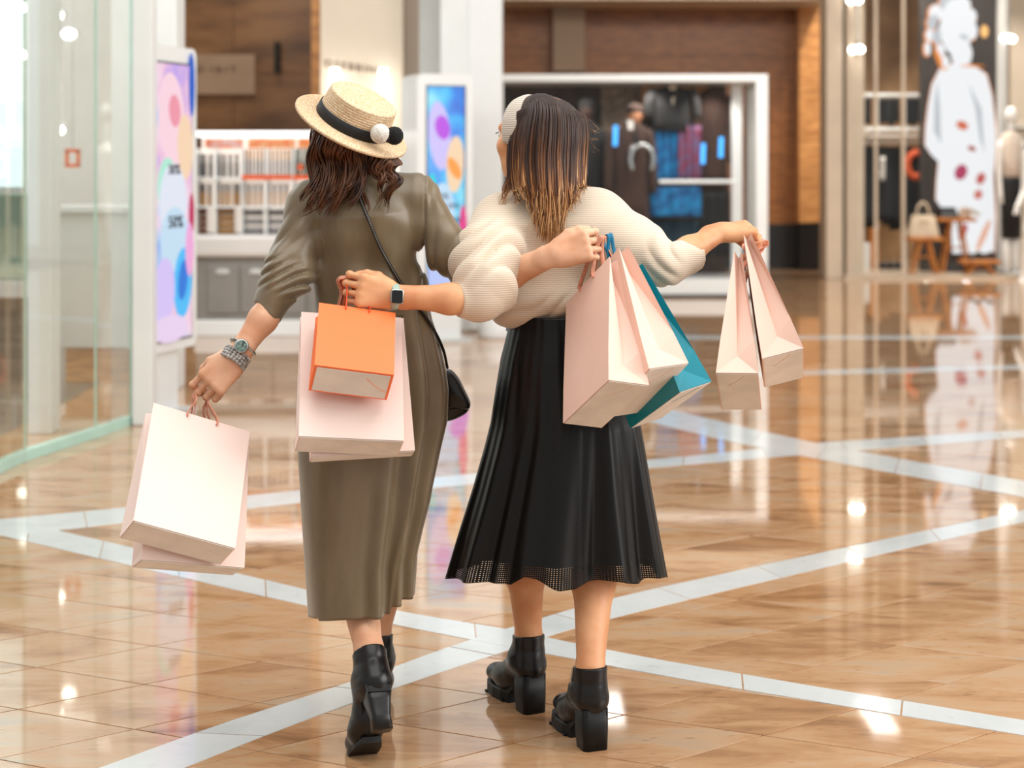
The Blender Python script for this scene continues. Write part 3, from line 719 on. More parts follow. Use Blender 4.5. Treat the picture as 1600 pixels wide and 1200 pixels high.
# ------------------------------------------------------------------ white framed display case
YS = 19.7
sx0, sx1 = X(770, YS), X(1200, YS); zt, zb = Z(116, YS), Z(437, YS)
ca = thing('display_case', 'large white framed glass display case full of menswear', 'display case', ((sx0 + sx1) / 2, YS, 0))
MB().box((sx0, YS, zt - .085), (sx1, YS + 1.2, zt), .01).build('top_rail', M_WHITE2, ca)
MB().box((sx1 - .14, YS, 0), (sx1, YS + .14, zt - .085), .01).build('corner_post', M_WHITE2, ca)
MB().box((sx0, YS, 0), (sx0 + .12, YS + .14, zt - .085), .01).build('corner_post', M_WHITE2, ca)
MB().box((sx1 - .1, YS + 1.06, 0), (sx1, YS + 1.2, zt - .085), .01).build('corner_post', M_WHITE2, ca)
MB().box((sx0 + .12, YS + .02, .03), (sx1 - .14, YS + 1.2, zb), .01).build('plinth', M_WHITE2, ca)
MB().box((sx0, YS - .02, 0), (sx1, YS + .02, .028)).build('kick_strip', M_DKGREY, ca)
MB().box((sx0 + .12, YS + .05, zb), (sx1 - .14, YS + .056, zt - .085)).build('front_pane', M_GLASS2, ca)
MB().box((sx1 - .02, YS + .14, zb), (sx1 - .014, YS + 1.06, zt - .085)).build('side_pane', M_GLASS2, ca)
MB().box((sx0, YS + 1.15, zb), (sx1 - .34, YS + 1.19, zt - .085)).build('back_panel', mat('case_back', (70, 54, 44), .6, noise=.4, nscale=5, rgb2=(36, 28, 24)), ca)
MB().box((X(1143, YS + .5), YS + .5, zb), (X(1160, YS + .5), YS + .56, zt - .085), .01).build('inner_post', M_WHITE2, ca)
MB().box((X(1170, YS + .9), YS + .9, zb), (X(1178, YS + .9), YS + .95, zt - .085), .01).build('inner_post', M_LGREY, ca)
MB().tube([at(1030, 284, YS + .3), at(1150, 284, YS + .3)], .022, 8).build('hanging_rod', M_WHITE2, ca)
pf = MB().box((X(940, YS + 1), YS + 1.1, Z(225, YS + 1)), (X(1003, YS + 1), YS + 1.13, Z(128, YS + 1))).build('patterned_panel', mat('lattice_pattern', (172, 148, 126), .6, noise=.5, nscale=26, rgb2=(96, 80, 70)))
tag(pf, 'beige lattice patterned panel at the back of the display case', 'panel')
pc = MB().box((X(1003, YS + 1), YS + 1.1, Z(185, YS + 1)), (X(1120, YS + 1), YS + 1.13, Z(128, YS + 1))).build('peach_panel', M_WOODL); tag(pc, 'peach panel behind the hanging jackets', 'panel')
jacket(1050, 134, 205, 78, YS + .46, M_BLKCLOTH, 'short black jacket with cream shirt hanging in the display case', M_CREAM, True)
jacket(1114, 134, 300, 60, YS + .72, M_BRNCLOTH, 'long brown coat hanging at the right of the display case', None, True)
jacket(985, 188, 345, 74, YS + .4, M_BRNCLOTH, 'brown suit jacket with white shirt and black tie on a mannequin', M_SHIRT, True)
jacket(918, 190, 400, 80, YS + .6, M_BLKCLOTH, 'long black coat in the display case behind the woman', None, True)
def head_form(px, py, Y, m, hm, label):
    c = at(px, py, Y); t = thing('mannequin_bust', label, 'mannequin', c + (0, 0, -.16), 'mannequin heads')
    MB().sphere(c, (.085, .1, .12), 14, 10).build('face', m, t, True); MB().tube([c + (0, 0, -.17), c + (0, 0, -.08)], .055, 10).build('neck', m, t, True)
    MB().sphere(c + (0, .01, .06), (.1, .115, .085), 14, 8).build('cap', hm, t, True); return t
head_form(992, 180, YS + .4, M_PEACH, M_BRNCLOTH, 'tan mannequin head in a dark brown cap')
head_form(918, 172, YS + .6, M_BRNCLOTH, M_BLKCLOTH, 'dark mannequin head in a wide black cap')
c = at(994, 222, YS + .27); tt = MB().hull4([c + (-.02, 0, .1), c + (.02, 0, .1), c + (.035, 0, -.12), c + (-.03, 0, -.12)], (0, 1, 0), .02).build('necktie', M_TIE); tag(tt, 'black necktie on the brown suit jacket', 'tie')
arc = [at(1003 + 18 * math.cos(a), 250 - 24 * math.sin(a), YS + .15) for a in np.linspace(-.7, math.pi + .7, 18)]
hr = MB().tube(arc, .028, 8).build('horseshoe_ring', M_SILVER, smooth=True); tag(hr, 'large silver horseshoe shaped ring in the display case', 'ornament')
def cloth(px0, px1, y0, y1, Y, m, label, name='hanging_cloth', seed=1):
    n = 17; a, b = at(px0, y0, Y), at(px1, y1, Y); R = np.random.RandomState(seed); ph = R.uniform(0, 6, 3)
    rings = []
    for z in np.linspace(a[2], b[2], 8):
        u = np.linspace(0, 1, n); wv = .02 * np.sin(u * 19 + ph[0]) + .012 * np.sin(u * 33 + z * 3 + ph[1])
        f = [(a[0] + (b[0] - a[0]) * q, Y + w, z) for q, w in zip(u, wv)]; k = [(x, y + .03, z_) for x, y, z_ in f[::-1]]; rings.append(f + k)
    o = MB().loft(rings[::-1]).build(name, m, smooth=True); tag(o, label, 'cloth', 'garments in the shop windows'); return o
cloth(1024, 1062, 196, 282, YS + .42, M_BLUCLOTH, 'bright blue denim garment hung under the black jacket', seed=2)
cloth(1060, 1096, 196, 282, YS + .40, M_PURCLOTH, 'mauve patterned garment beside the blue denim', seed=3)
cloth(1016, 1096, 292, 338, YS + .35, M_BLUCLOTH, 'blue folded denim trousers below the white rod', seed=5)
cloth(1016, 1094, 345, 410, YS + .55, mat('teal_cloth', (22, 60, 76), .7, noise=.3, nscale=9), 'dark teal garment at the bottom of the case', seed=7)
cloth(1098, 1140, 300, 400, YS + .5, M_BLKCLOTH, 'black trousers hanging below the brown coat', seed=8)
cloth(955, 1012, 335, 420, YS + .55, mat('navy_cloth', (24, 30, 48), .8, noise=.3, nscale=9), 'navy trousers below the brown suit jacket', seed=9)
M_BLUGLOW = mat('blue_reflection', (60, 160, 240), .4, emit=1.2, emit_rgb=(70, 170, 250), noise=.02, nscale=5)  # glowing strips stand in for blue reflections of small lights
for px, py, l in ((1099, 240, 'blue light reflection left of the brown coat, drawn as glowing strip'), (1127, 230, 'blue light reflection on the brown coat front, drawn as glowing strip'), (962, 212, 'blue light reflection left of the suit jacket, drawn as glowing strip')):
    o = MB().tube([at(px, py - 16, YS + .2), at(px - 1, py + 16, YS + .2)], .026, 8).build('blue_reflection_strip', M_BLUGLOW); tag(o, l, 'light reflection')
for px in (900, 1010, 1110): spot_light('case_fill', (X(px, YS + .3), YS + .25, zt - .12), (X(px, YS + .6), YS + .7, .6), 24, 120, (1, .93, .85), .04)  # unseen spots added inside the case to brighten its contents

# ------------------------------------------------------------------ fashion shop on the right
YR = 22.9
def simple(name, lo, hi, m, label, cat, bev=.01, group=None):
    o = MB().box(lo, hi, bev).build(name, m); tag(o, label, cat, group); return o
simple('pillar', (X(1291, YR), YR, 0), (X(1317, YR), YR + .5, 5.1), M_BEIGE, 'beige shop pillar next to the oak wall', 'pillar')
simple('pillar', (X(1324, YR), YR + .1, 0), (X(1353, YR), YR + .6, 5.1), M_BEIGE, 'beige shop pillar left of the clothes rack', 'pillar')
simple('pillar', (X(1562, YR + .6), YR + .6, 0), (X(1574, YR + .6), YR + .9, 5.1), M_LGREY, 'slim grey pillar right of the lit poster', 'pillar')
structure(MB().box((X(1317, YR), YR + .2, .3), (X(1324, YR), YR + .3, 5.1)).build('trim_3', M_BLACK))
structure(MB().box((X(1290, YR + 4), YR + 3.2, 0), (13, YR + 3.4, 5.1)).build('wall_right', mat('tan_wall', (176, 138, 98), .45, noise=.2, nscale=2.2, rgb2=(140, 104, 68))))
structure(MB().box((X(1575, YR + 2.6), YR + 2.5, 0), (13, YR + 2.7, 5.1)).build('wall_right_shop', M_CREAM))
structure(MB().box((X(1318, YR), YR - .1, .001), (13, YR + 3.2, .05)).build('floor_shop_right', mat('shop_floor', (204, 186, 164), .3, noise=.08, nscale=4)))
sg = thing('shop_window', 'clear shop window in front of the clothes rack', 'window', (X(1385, YR), YR - .033, .05))
MB().box((X(1331, YR - .04), YR - .036, .06), (X(1440, YR - .04), YR - .03, 5.0)).build('pane', M_GLASS2, sg)
for px in (1326, 1366, 1409): MB().box((X(px, YR - .05), YR - .062, .051), (X(px + 5, YR - .05), YR - .038, 5.0), .004).build('mullion', M_BEIGE, sg)
# clothes rack
YK = YR + 1.6
rk = thing('clothes_rack', 'white metal clothes rack with two rails and a shelf', 'rack', (X(1395, YK), YK, .05))
for px in (1352, 1369, 1413, 1440): MB().box((X(px, YK) - .025, YK - .03, .05), (X(px, YK) + .025, YK + .03, Z(146, YK))).build('post', M_BEIGE if px in (1352, 1440) else M_WHITE, rk)
for py in (148, 201, 221): MB().box((X(1350, YK), YK - .05, Z(py + 3, YK)), (X(1442, YK), YK + .05, Z(py - 2, YK)), .005).build('rail', M_WHITE, rk)
MB().box((X(1350, YK), YK - .25, Z(214, YK)), (X(1442, YK), YK + .3, Z(211, YK))).build('shelf', M_WHITE, rk)
r2 = random.Random(9)
names_ = ['short dark garment hung on the upper rail of the rack', 'long black coat hung on the lower rail of the rack']
k = 0
for px in (1356, 1378, 1386, 1393, 1401, 1420, 1428, 1436):
    cloth(px - 5, px + 5, 153, 194 + r2.uniform(-3, 3), YK - .06, M_BLKCLOTH, names_[0], 'hanging_garment', 20 + k)['group'] = 'garments on the upper rail'; k += 1
for px, w in ((1340, 9), (1357, 10), (1376, 8), (1387, 9), (1398, 9), (1418, 8), (1428, 7), (1436, 6)):
    cloth(px - w, px + w, 228, 352 + r2.uniform(-8, 14), YK - .1 - .02 * (k % 3), M_BLKCLOTH, names_[1], 'hanging_coat', 40 + k)['group'] = 'coats on the lower rail'; k += 1
cloth(1376, 1383, 245, 282, YK - .22, M_SHIRT, 'white shirt among the black coats', 'hanging_shirt', 71)
ob = MB(); cc = at(1432, 258, YK - .3); ob.tube([cc + (0, 0, .17), (cc[0], YK - .05, Z(224, YK))], .012, 6); ob.tube([cc + (.13 * math.cos(a), 0, .17 * math.sin(a)) for a in np.linspace(0, 6.283, 21)[:-1]], .05, 8, closed=True)
tag(ob.build('orange_scarf', M_ORANGEP, smooth=True), 'orange ring shaped scarf at the end of the rack', 'scarf')
simple('shop_box', (X(1351, YK), YK - .4, .051), (X(1364, YK), YK - .1, Z(356, YK)), M_TANWOOD, 'brown wooden box standing under the coats', 'box')
simple('shop_box', (X(1335, YK), YK - .42, .051), (X(1350, YK), YK - .12, Z(378, YK)), M_WHITE, 'white box on the floor under the coats', 'box')
for i, px in enumerate((1379, 1391, 1403)):
    c = at(px, 396, YK - .35); mb = MB(); mb.sphere((c[0], c[1], .05 + .055), (.06, .13, .055), 10, 7); tag(mb.build('shop_shoe', M_BLKCLOTH, smooth=True), 'black shoe on the floor below the coats', 'shoe', 'shoes under the coats')
# lit poster
YP = YR + .75
po = thing('lit_poster', 'tall backlit poster of a white draped figure seen from behind', 'poster', (X(1501, YP), YP, .05))
MB().box((X(1440, YP), YP, .05), (X(1561, YP), YP + .16, 4.5), .01).build('frame', M_DKGREY, po)
face = MB().box((X(1442, YP), YP - .004, .2), (X(1559, YP), YP - .0005, 4.45)).build('face', mat('poster_ground', (40, 32, 28), .4, noise=.3, nscale=3, emit=.25, emit_rgb=(60, 50, 44)), po)
def flat(name, pts, d, m, par):
    a = [at(x, y, YP) for x, y in pts]; a = [np.array([q[0], YP - d, q[2]]) for q in a]
    mb = MB(); n = len(a); mb.add(a + [q + (0, .001, 0) for q in a], [tuple(range(n)), tuple(range(2 * n - 1, n - 1, -1))] + [(i, i + n, (i + 1) % n + n, (i + 1) % n) for i in range(n)]); return mb.build(name, m, par)
def blob(cx, cy, rx, ry, n=14, rot=0): return [(cx + rx * math.cos(a) * math.cos(rot) - ry * math.sin(a) * math.sin(rot), cy + rx * math.cos(a) * math.sin(rot) + ry * math.sin(a) * math.cos(rot)) for a in np.linspace(0, 6.283, n + 1)[:-1]]
fig = [(1468, 108), (1456, 132), (1450, 165), (1446, 198), (1445, 227), (1455, 242), (1466, 253), (1463, 285), (1462, 312), (1475, 332), (1486, 350), (1488, 396), (1553, 396), (1555, 340), (1552, 275), (1556, 235), (1556, 205), (1550, 150), (1541, 116), (1519, 101), (1490, 98)]
g_or = glow('amber', (255, 150, 40), .8); g_wh = glow('white', (246, 248, 250), .92); g_gr = glow('shade', (206, 212, 218), .8)
ctr = np.mean(fig, 0)
flat('figure_edge', [(ctr[0] + (x - ctr[0]) * 1.025, y - 1 if y < 390 else y) for x, y in fig], .006, g_or, face)
flat('figure', fig, .008, g_wh, face)
curls = ((1462, 20, 11, 13), (1480, 6, 13, 13), (1504, 8, 13, 13), (1516, 26, 10, 13), (1519, 48, 8, 14), (1456, 36, 8, 11), (1452, 55, 6, 10), (1449, 76, 5, 11), (1464, 58, 8, 12), (1469, 80, 7, 12), (1477, 97, 6, 10))
for i, (cx, cy, rx, ry) in enumerate(curls):
    flat('hair_glow', blob(cx - 1.5, cy + 1, rx + 1.8, ry + 1.8), .0085 + i * .0002, g_or, face)
for i, (cx, cy, rx, ry) in enumerate(curls + ((1494, 42, 26, 46), (1502, 84, 17, 22))):
    flat('hair_print', blob(cx, cy, rx, ry), .0115 + i * .0004, (g_wh, g_gr)[i in (1, 5, 8)], face)
for i, (cx, cy, rx, ry) in enumerate(((1478, 22, 5, 6), (1486, 44, 4, 9), (1500, 26, 6, 4), (1470, 44, 6, 5), (1506, 58, 4, 8), (1462, 28, 4, 6))): flat('curl_print', blob(cx, cy, rx, ry, 10, .5 * i), .0152 + i * .0002, g_gr, face)
flat('hair_glow', blob(1466, 92, 4, 16, 12, -.3), .0165, g_or, face); flat('neck_line', blob(1519, 103, 20, 1.6), .0166, g_or, face)
for i, (pts) in enumerate(([(1464, 125), (1460, 160), (1459, 205), (1470, 225), (1468, 165)], [(1513, 130), (1524, 170), (1530, 215), (1538, 240), (1533, 170)])):
    flat('drape_fold', pts, .0145, g_gr, face)
for i, (cx, cy, rx, ry, rgb) in enumerate(((1501, 269, 10, 13, (176, 60, 96)), (1532, 279, 7, 10, (196, 96, 90)), (1503, 196, 10, 7, (214, 110, 76)), (1518, 232, 7, 4, (170, 70, 60)), (1528, 304, 7, 8, (206, 120, 110)), (1504, 362, 6, 14, (180, 70, 90)), (1541, 357, 4, 14, (150, 40, 60)), (1536, 368, 5, 28, (232, 178, 150)), (1518, 330, 16, 3, (180, 150, 110)))):
    flat('flower_print', blob(cx, cy, rx, ry, 9, .4), .0155 + .0003 * i, glow('f%d' % i, rgb), face)
flat('lamp_print', blob(1538, 49, 6, 10), .006, glow('amber2', (255, 190, 110), 1.2), face); flat('lamp_print', blob(1549, 165, 3, 14), .006, glow('amber3', (235, 160, 90), .9), face)
# stools, bench and what stands on them
def stool(px0, px1, py, Y, label, depth=.3):
    z = Z(py, Y); xa, xb = X(px0, Y), X(px1, Y); t = thing('wooden_stool', label, 'stool', ((xa + xb) / 2, Y, .05), 'wooden display stools')
    MB().box((xa, Y - depth / 2, z - .05), (xb, Y + depth / 2, z), .012).build('seat', M_TANWOOD, t)
    xm, hw = (xa + xb) / 2, (xb - xa) * .34
    for s in (-1, 1):
        for s2 in (-1, 1): MB().tube([(xm + s2 * hw * .35, Y + s * depth * .32, z - .05), (xm + s2 * hw * 1.05, Y + s * depth * .38, .05)], .02, 7).build('leg', M_TANWOOD, t)
    MB().tube([(xm - hw * .7, Y, .05 + (z - .05) * .45), (xm + hw * .7, Y, .05 + (z - .05) * .45)], .013, 6).build('stretcher', M_TANWOOD, t); return z
YT = YR + .25
z1 = stool(1416, 1470, 370, YT, 'honey wood stool carrying the cream handbag')
z2 = stool(1462, 1522, 340, YT + .35, 'tall honey wood stool carrying two small bags')
z3 = stool(1500, 1560, 406, YT - .1, 'low honey wood stool carrying a pair of heels')
def handbag(px, hw, hh, Y, z, m, label, handle=True, hm=None):
    x = X(px, Y); w = hw / FPX * Y; h = hh / FPX * Y; t = thing('handbag', label, 'handbag', (x, Y, z + .001))
    rings = [rbox_ring(x, Y, w * f, .09 * g, .03, z + .001 + h * u, 4) for u, f, g in ((0, .95, 1), (.08, 1, 1.05), (.6, .86, .8), (1, .74, .45))]
    MB().loft(rings).build('body', m, t, False)
    MB().box((x - w * .3, Y - .1, z + h * .72), (x + w * .3, Y - .045, z + h * .8), .008).build('flap', m, t)
    if handle:
        MB().tube([(x + w * .42 * math.cos(a), Y, z + h * .95 + h * .62 * math.sin(a)) for a in np.linspace(0, math.pi, 14)], .017, 7).build('handle', m, t, True)
    return t
handbag(1442, 24, 34, YT, z1, mat('cream_leather', (206, 186, 160), .5, noise=.06, nscale=12), 'cream structured handbag with round top handle on stool')
handbag(1481, 15, 16, YT + .35, z2, M_BLACK, 'small black bag on the tall stool', False)
handbag(1507, 9, 15, YT + .4, z2, mat('taupe_leather', (164, 140, 120), .5, noise=.06, nscale=12), 'small taupe bag beside the black bag', False)
def heel_shoe(px, Y, z, m, lab):
    x = X(px, Y); t = thing('high_heel', lab, 'shoe', (x, Y, z), 'heels on the low stool')
    S_ = Solid(); S_.cone((x - .07, Y, z + .03), (x + .02, Y, z + .07), .028, .022, .03); S_.cone((x + .02, Y, z + .07), (x + .06, Y, z + .1), .022, .02, .02)
    v, f = S_.mesh(.008); obj('upper', v, f, m, t, True); MB().tube([(x + .065, Y, z + .1), (x + .07, Y, z + .001)], [.014, .006], 6).build('heel', m, t)
heel_shoe(1523, YT - .16, z3 + .001, M_BLACK, 'black high heel on the low wooden stool'); heel_shoe(1543, YT - .1, z3 + .001, M_BRNCLOTH, 'brown high heel on the low wooden stool')
# dressed mannequin at the right edge
YM = YR + .3
mn = thing('mannequin', 'white mannequin in cream top and long black skirt at right edge', 'mannequin', (X(1580, YM), YM, .05))
ringm = lambda px, py, hw, ry: [at(px, py, YM) + (hw * math.cos(a), ry * math.sin(a), 0) for a in np.linspace(0, 6.283, 19)[:-1]]
MB().loft([ringm(1580, 372, .13, .11), ringm(1580, 320, .145, .12), ringm(1580, 285, .14, .11), ringm(1580, 276, .12, .09)]).build('skirt', M_BLKCLOTH, mn, True)
MB().loft([ringm(1580, 280, .12, .09), ringm(1580, 250, .11, .09), ringm(1580, 225, .15, .1), ringm(1580, 212, .13, .08), ringm(1580, 206, .06, .06)]).build('top', mat('cream_knit', (220, 204, 188), .8, noise=.1, nscale=20), mn, True)
for px in (1573, 1587): MB().tube([at(px, 368, YM), at(px, 410, YM), at(px, 431, YM)], [.06, .045, .035], 8).build('leg', M_MANN, mn, True)
MB().sphere(at(1580, 180, YM), (.08, .1, .12), 12, 9).build('head', M_MANN, mn, True); MB().tube([at(1580, 208, YM), at(1580, 190, YM)], .045, 8).build('neck', M_MANN, mn, True)
for s in (-1, 1): MB().tube(catmull([at(1580 + s * 15, 220, YM), at(1580 + s * 19, 265, YM), at(1580 + s * 15, 318, YM - .1)], 9), np.linspace(.05, .028, 9), 8).build('arm', M_MANN, mn, True)
MB().box((X(1562, YM), YM - .2, .051), (X(1600, YM), YM + .2, .08), .01).build('stand', M_SILVER, mn)
m2 = thing('mannequin', 'pale seated mannequin with hand forward at the far right', 'mannequin', (X(1612, YM - .6), YM - .6, .05))
ym = YM - .6
S_ = Solid()
S_.cone(at(1625, 240, ym), at(1622, 300, ym), .16, .13, .06).cone(at(1606, 240, ym), at(1600, 300, ym), .05, .04, .03).cone(at(1600, 300, ym), at(1590, 322, ym - .15), .04, .03, .02).cone(at(1590, 322, ym - .15), at(1585, 334, ym - .2), .03, .018, .02).cone(at(1590, 322, ym - .15), at(1592, 336, ym - .2), .02, .012, .01).cone(at(1622, 300, ym), at(1610, 360, ym - .1), .12, .09, .06).cone(at(1610, 360, ym - .1), at(1600, 440, ym - .05), .085, .05, .04).cone(at(1625, 240, ym), at(1625, 190, ym), .05, .05, .05).ell(at(1625, 165, ym), (.08, .1, .12), None, .03)
S_.cone(at(1600, 440, ym - .05), at(1592, 442, ym - .2), .05, .03, .03)
v, f = S_.mesh(.012); obj('body', v, f, M_MANN, m2, True)
# shelves with small goods on the cream wall, lamps
YQ = YR + 2.3
for py, gy in ((197, 190), (222, 0)):
    simple('wall_shelf', (X(1560, YQ), YQ, Z(py + 3, YQ)), (X(1640, YQ), YQ + .2, Z(py, YQ)), M_WHITE2, 'white wall shelf %s' % ('holding two dark boxes' if gy else 'below the dark boxes'), 'shelf', .004)
for px in (1574, 1583): simple('gift_box', (X(px - 4, YQ), YQ + .03, Z(197, YQ)), (X(px + 4, YQ), YQ + .15, Z(186, YQ)), M_DKGREY, 'small dark box on the white wall shelf', 'box', .004, 'dark boxes on the wall shelf')
for px, py, Y in ((1333, 78, YR - .1), (1344, 77, YR - .1), (1330, 1, YR - .1), (1341, 0, YR - .1), (1570, 60, YR + .6), (1581, 61, YR + .6)):
    c = at(px, py, Y); sp = thing('spotlight', 'paired white spotlight above the fashion shop', 'spotlight', c, 'spotlights of the fashion shop')
    MB().sphere(c, (.055, .04, .045), 10, 7).build('lens', M_SPOT, sp, True); MB().tube([c + (0, .05, .01), c + (0, .16, .04)], .05, 9).build('can', M_WHITE, sp)
    MB().tube([c + (0, .14, .04), (c[0], c[1] + .14, 5.15)], .008, 5).build('stem', M_WHITE, sp)
for px, Y in ((1345, YR + .8), (1420, YR + .9), (1500, YR + .1), (1580, YR + 1.2)): spot_light('fashion_shop_fill', (X(px, Y), Y - .3, 4.9), (X(px, Y), Y + .5, .5), 260, 95, (1, .93, .84))  # unseen spots added to brighten the shop interior
spot_light('brown_wall_fill', (X(390, 17.5), 16.8, 4.9), (X(390, 17.5), 19, 2.6), 60, 100)  # unseen spot added to light the brown wall
for px in (900, 1130): spot_light('walnut_wall_fill', (X(px, 23), 22.6, 5.0), (X(px, 25), 25, 2.8), 50, 100, (1, .9, .78))  # unseen spots added to light the walnut wall

# ------------------------------------------------------------------ materials of people and bags
M_SKIN_A = mat('skin_light', (226, 180, 148), .45, spec=.4, noise=.12, nscale=11, rgb2=(208, 150, 114), bump=.08, bscale=220, sss=.12)
M_SKIN_B = mat('skin_warm', (222, 166, 122), .45, spec=.4, noise=.12, nscale=11, rgb2=(204, 138, 94), bump=.08, bscale=220, sss=.12)
M_DRESS = mat('olive_satin', (122, 106, 82), .38, spec=.5, noise=.14, nscale=5, nstretch=(2.4, 2.4, .7), rgb2=(104, 90, 66), bump=.3, bscale=11, sheen=.25)
def knit(name, rgb, rgb2, pitch):
    m = bpy.data.materials.new(name); m.use_nodes = True; N = m.node_tree.nodes; L = m.node_tree.links; p = N['Principled BSDF']
    geo = N.new('ShaderNodeTexCoord'); nz = N.new('ShaderNodeTexNoise'); nz.inputs['Scale'].default_value = 4; L.new(geo.outputs['Object'], nz.inputs[0])
    wv = N.new('ShaderNodeTexWave'); wv.wave_type = 'BANDS'; wv.bands_direction = 'Z'; wv.inputs['Scale'].default_value = 6.283 / pitch / 20; wv.inputs['Distortion'].default_value = 1.2; wv.inputs['Detail'].default_value = 1; wv.inputs['Detail Scale'].default_value = .4
    L.new(geo.outputs['Object'], wv.inputs[0])
    mx = N.new('ShaderNodeMix'); mx.data_type = 'RGBA'; mx.inputs[6].default_value = lin(rgb2); mx.inputs[7].default_value = lin(rgb); L.new(wv.outputs['Fac'], mx.inputs[0]); L.new(mx.outputs[2], p.inputs['Base Color'])
    b = N.new('ShaderNodeBump'); b.inputs['Strength'].default_value = .35; b.inputs['Distance'].default_value = .0014; L.new(wv.outputs['Fac'], b.inputs['Height']); L.new(b.outputs[0], p.inputs['Normal'])
    p.inputs['Roughness'].default_value = .85; p.inputs['Sheen Weight'].default_value = .3; p.inputs['Specular IOR Level'].default_value = .2
    return m
M_KNIT = knit('cream_rib_knit', (222, 206, 186), (206, 187, 165), .0058)
M_BAND = knit('grey_rib_band', (214, 204, 192), (176, 164, 150), .006)
M_BOOT = mat('black_leather_boot', (11, 10, 10), .32, spec=.4, noise=.2, nscale=14, bump=.15, bscale=40)
M_SOLE = mat('black_rubber', (9, 9, 9), .5, spec=.3, noise=.2, nscale=30)
M_HAIR_A = mat('dark_brown_hair', (46, 27, 18), .42, spec=.4, noise=.5, nscale=30, nstretch=(1.5, 1.5, .3), rgb2=(104, 62, 34))
M_STRAW = mat('straw', (226, 204, 172), .75, noise=.22, nscale=170, nstretch=(1, 1, 1), rgb2=(200, 164, 122), bump=.4, bscale=260)
M_RIBBON = mat('black_ribbon', (14, 13, 14), .6, noise=.2, nscale=60)
M_POMW = mat('white_pompom', (232, 226, 216), .95, noise=.1, nscale=80, bump=.8, bscale=300)
M_POMB = mat('black_pompom', (15, 15, 16), .95, noise=.2, nscale=80, bump=.8, bscale=300)
M_WATCHG = mat('black_watch_glass', (8, 8, 10), .08, noise=.1, nscale=30)
M_STEEL = mat('watch_steel', (176, 176, 172), .25, metal=.9, noise=.05, nscale=40)
M_DIAL = mat('green_dial', (110, 136, 126), .3, noise=.4, nscale=160, rgb2=(30, 44, 42))
M_STRAP = mat('sage_strap', (160, 184, 170), .5, noise=.05, nscale=40)
M_BEAD = mat('grey_bead', (112, 108, 104), .25, noise=.4, nscale=90, rgb2=(190, 186, 180))
M_EYE = mat('eye_white', (236, 232, 226), .2, noise=.02, nscale=40)
M_IRIS = mat('brown_iris', (70, 42, 24), .2, noise=.2, nscale=90)
M_BAGBLK = mat('black_leather_bag', (10, 10, 10), .38, noise=.2, nscale=20, bump=.15, bscale=80)
def ombre(name):
    m = bpy.data.materials.new(name); m.use_nodes = True; N = m.node_tree.nodes; L = m.node_tree.links; p = N['Principled BSDF']
    tc = N.new('ShaderNodeTexCoord'); sp = N.new('ShaderNodeSeparateXYZ'); L.new(tc.outputs['UV'], sp.inputs[0])
    mp = N.new('ShaderNodeMapping'); mp.inputs['Scale'].default_value = (2.0, 2.0, .3); L.new(tc.outputs['Object'], mp.inputs[0])
    nz = N.new('ShaderNodeTexNoise'); nz.inputs['Scale'].default_value = 40; L.new(mp.outputs[0], nz.inputs[0])
    a = N.new('ShaderNodeMath'); a.operation = 'MULTIPLY_ADD'; a.inputs[1].default_value = .5; a.inputs[2].default_value = -.25; L.new(nz.outputs['Fac'], a.inputs[0])
    rn = N.new('ShaderNodeMath'); rn.operation = 'MULTIPLY_ADD'; rn.inputs[1].default_value = .55; L.new(sp.outputs['X'], rn.inputs[0]); L.new(a.outputs[0], rn.inputs[2])
    s = N.new('ShaderNodeMath'); L.new(rn.outputs[0], s.inputs[0]); L.new(sp.outputs['Y'], s.inputs[1])
    cr = N.new('ShaderNodeValToRGB'); el = cr.color_ramp.elements; el[0].position = .3; el[0].color = lin((46, 27, 18)); el[1].position = 1.25; el[1].color = lin((214, 168, 116))
    e = el.new(.62); e.color = lin((84, 50, 29)); e = el.new(.9); e.color = lin((160, 106, 60)); L.new(s.outputs[0], cr.inputs[0]); L.new(cr.outputs[0], p.inputs['Base Color'])
    p.inputs['Roughness'].default_value = .4; p.inputs['Specular IOR Level'].default_value = .4
    return m
M_HAIR_B = ombre('ombre_brown_hair')
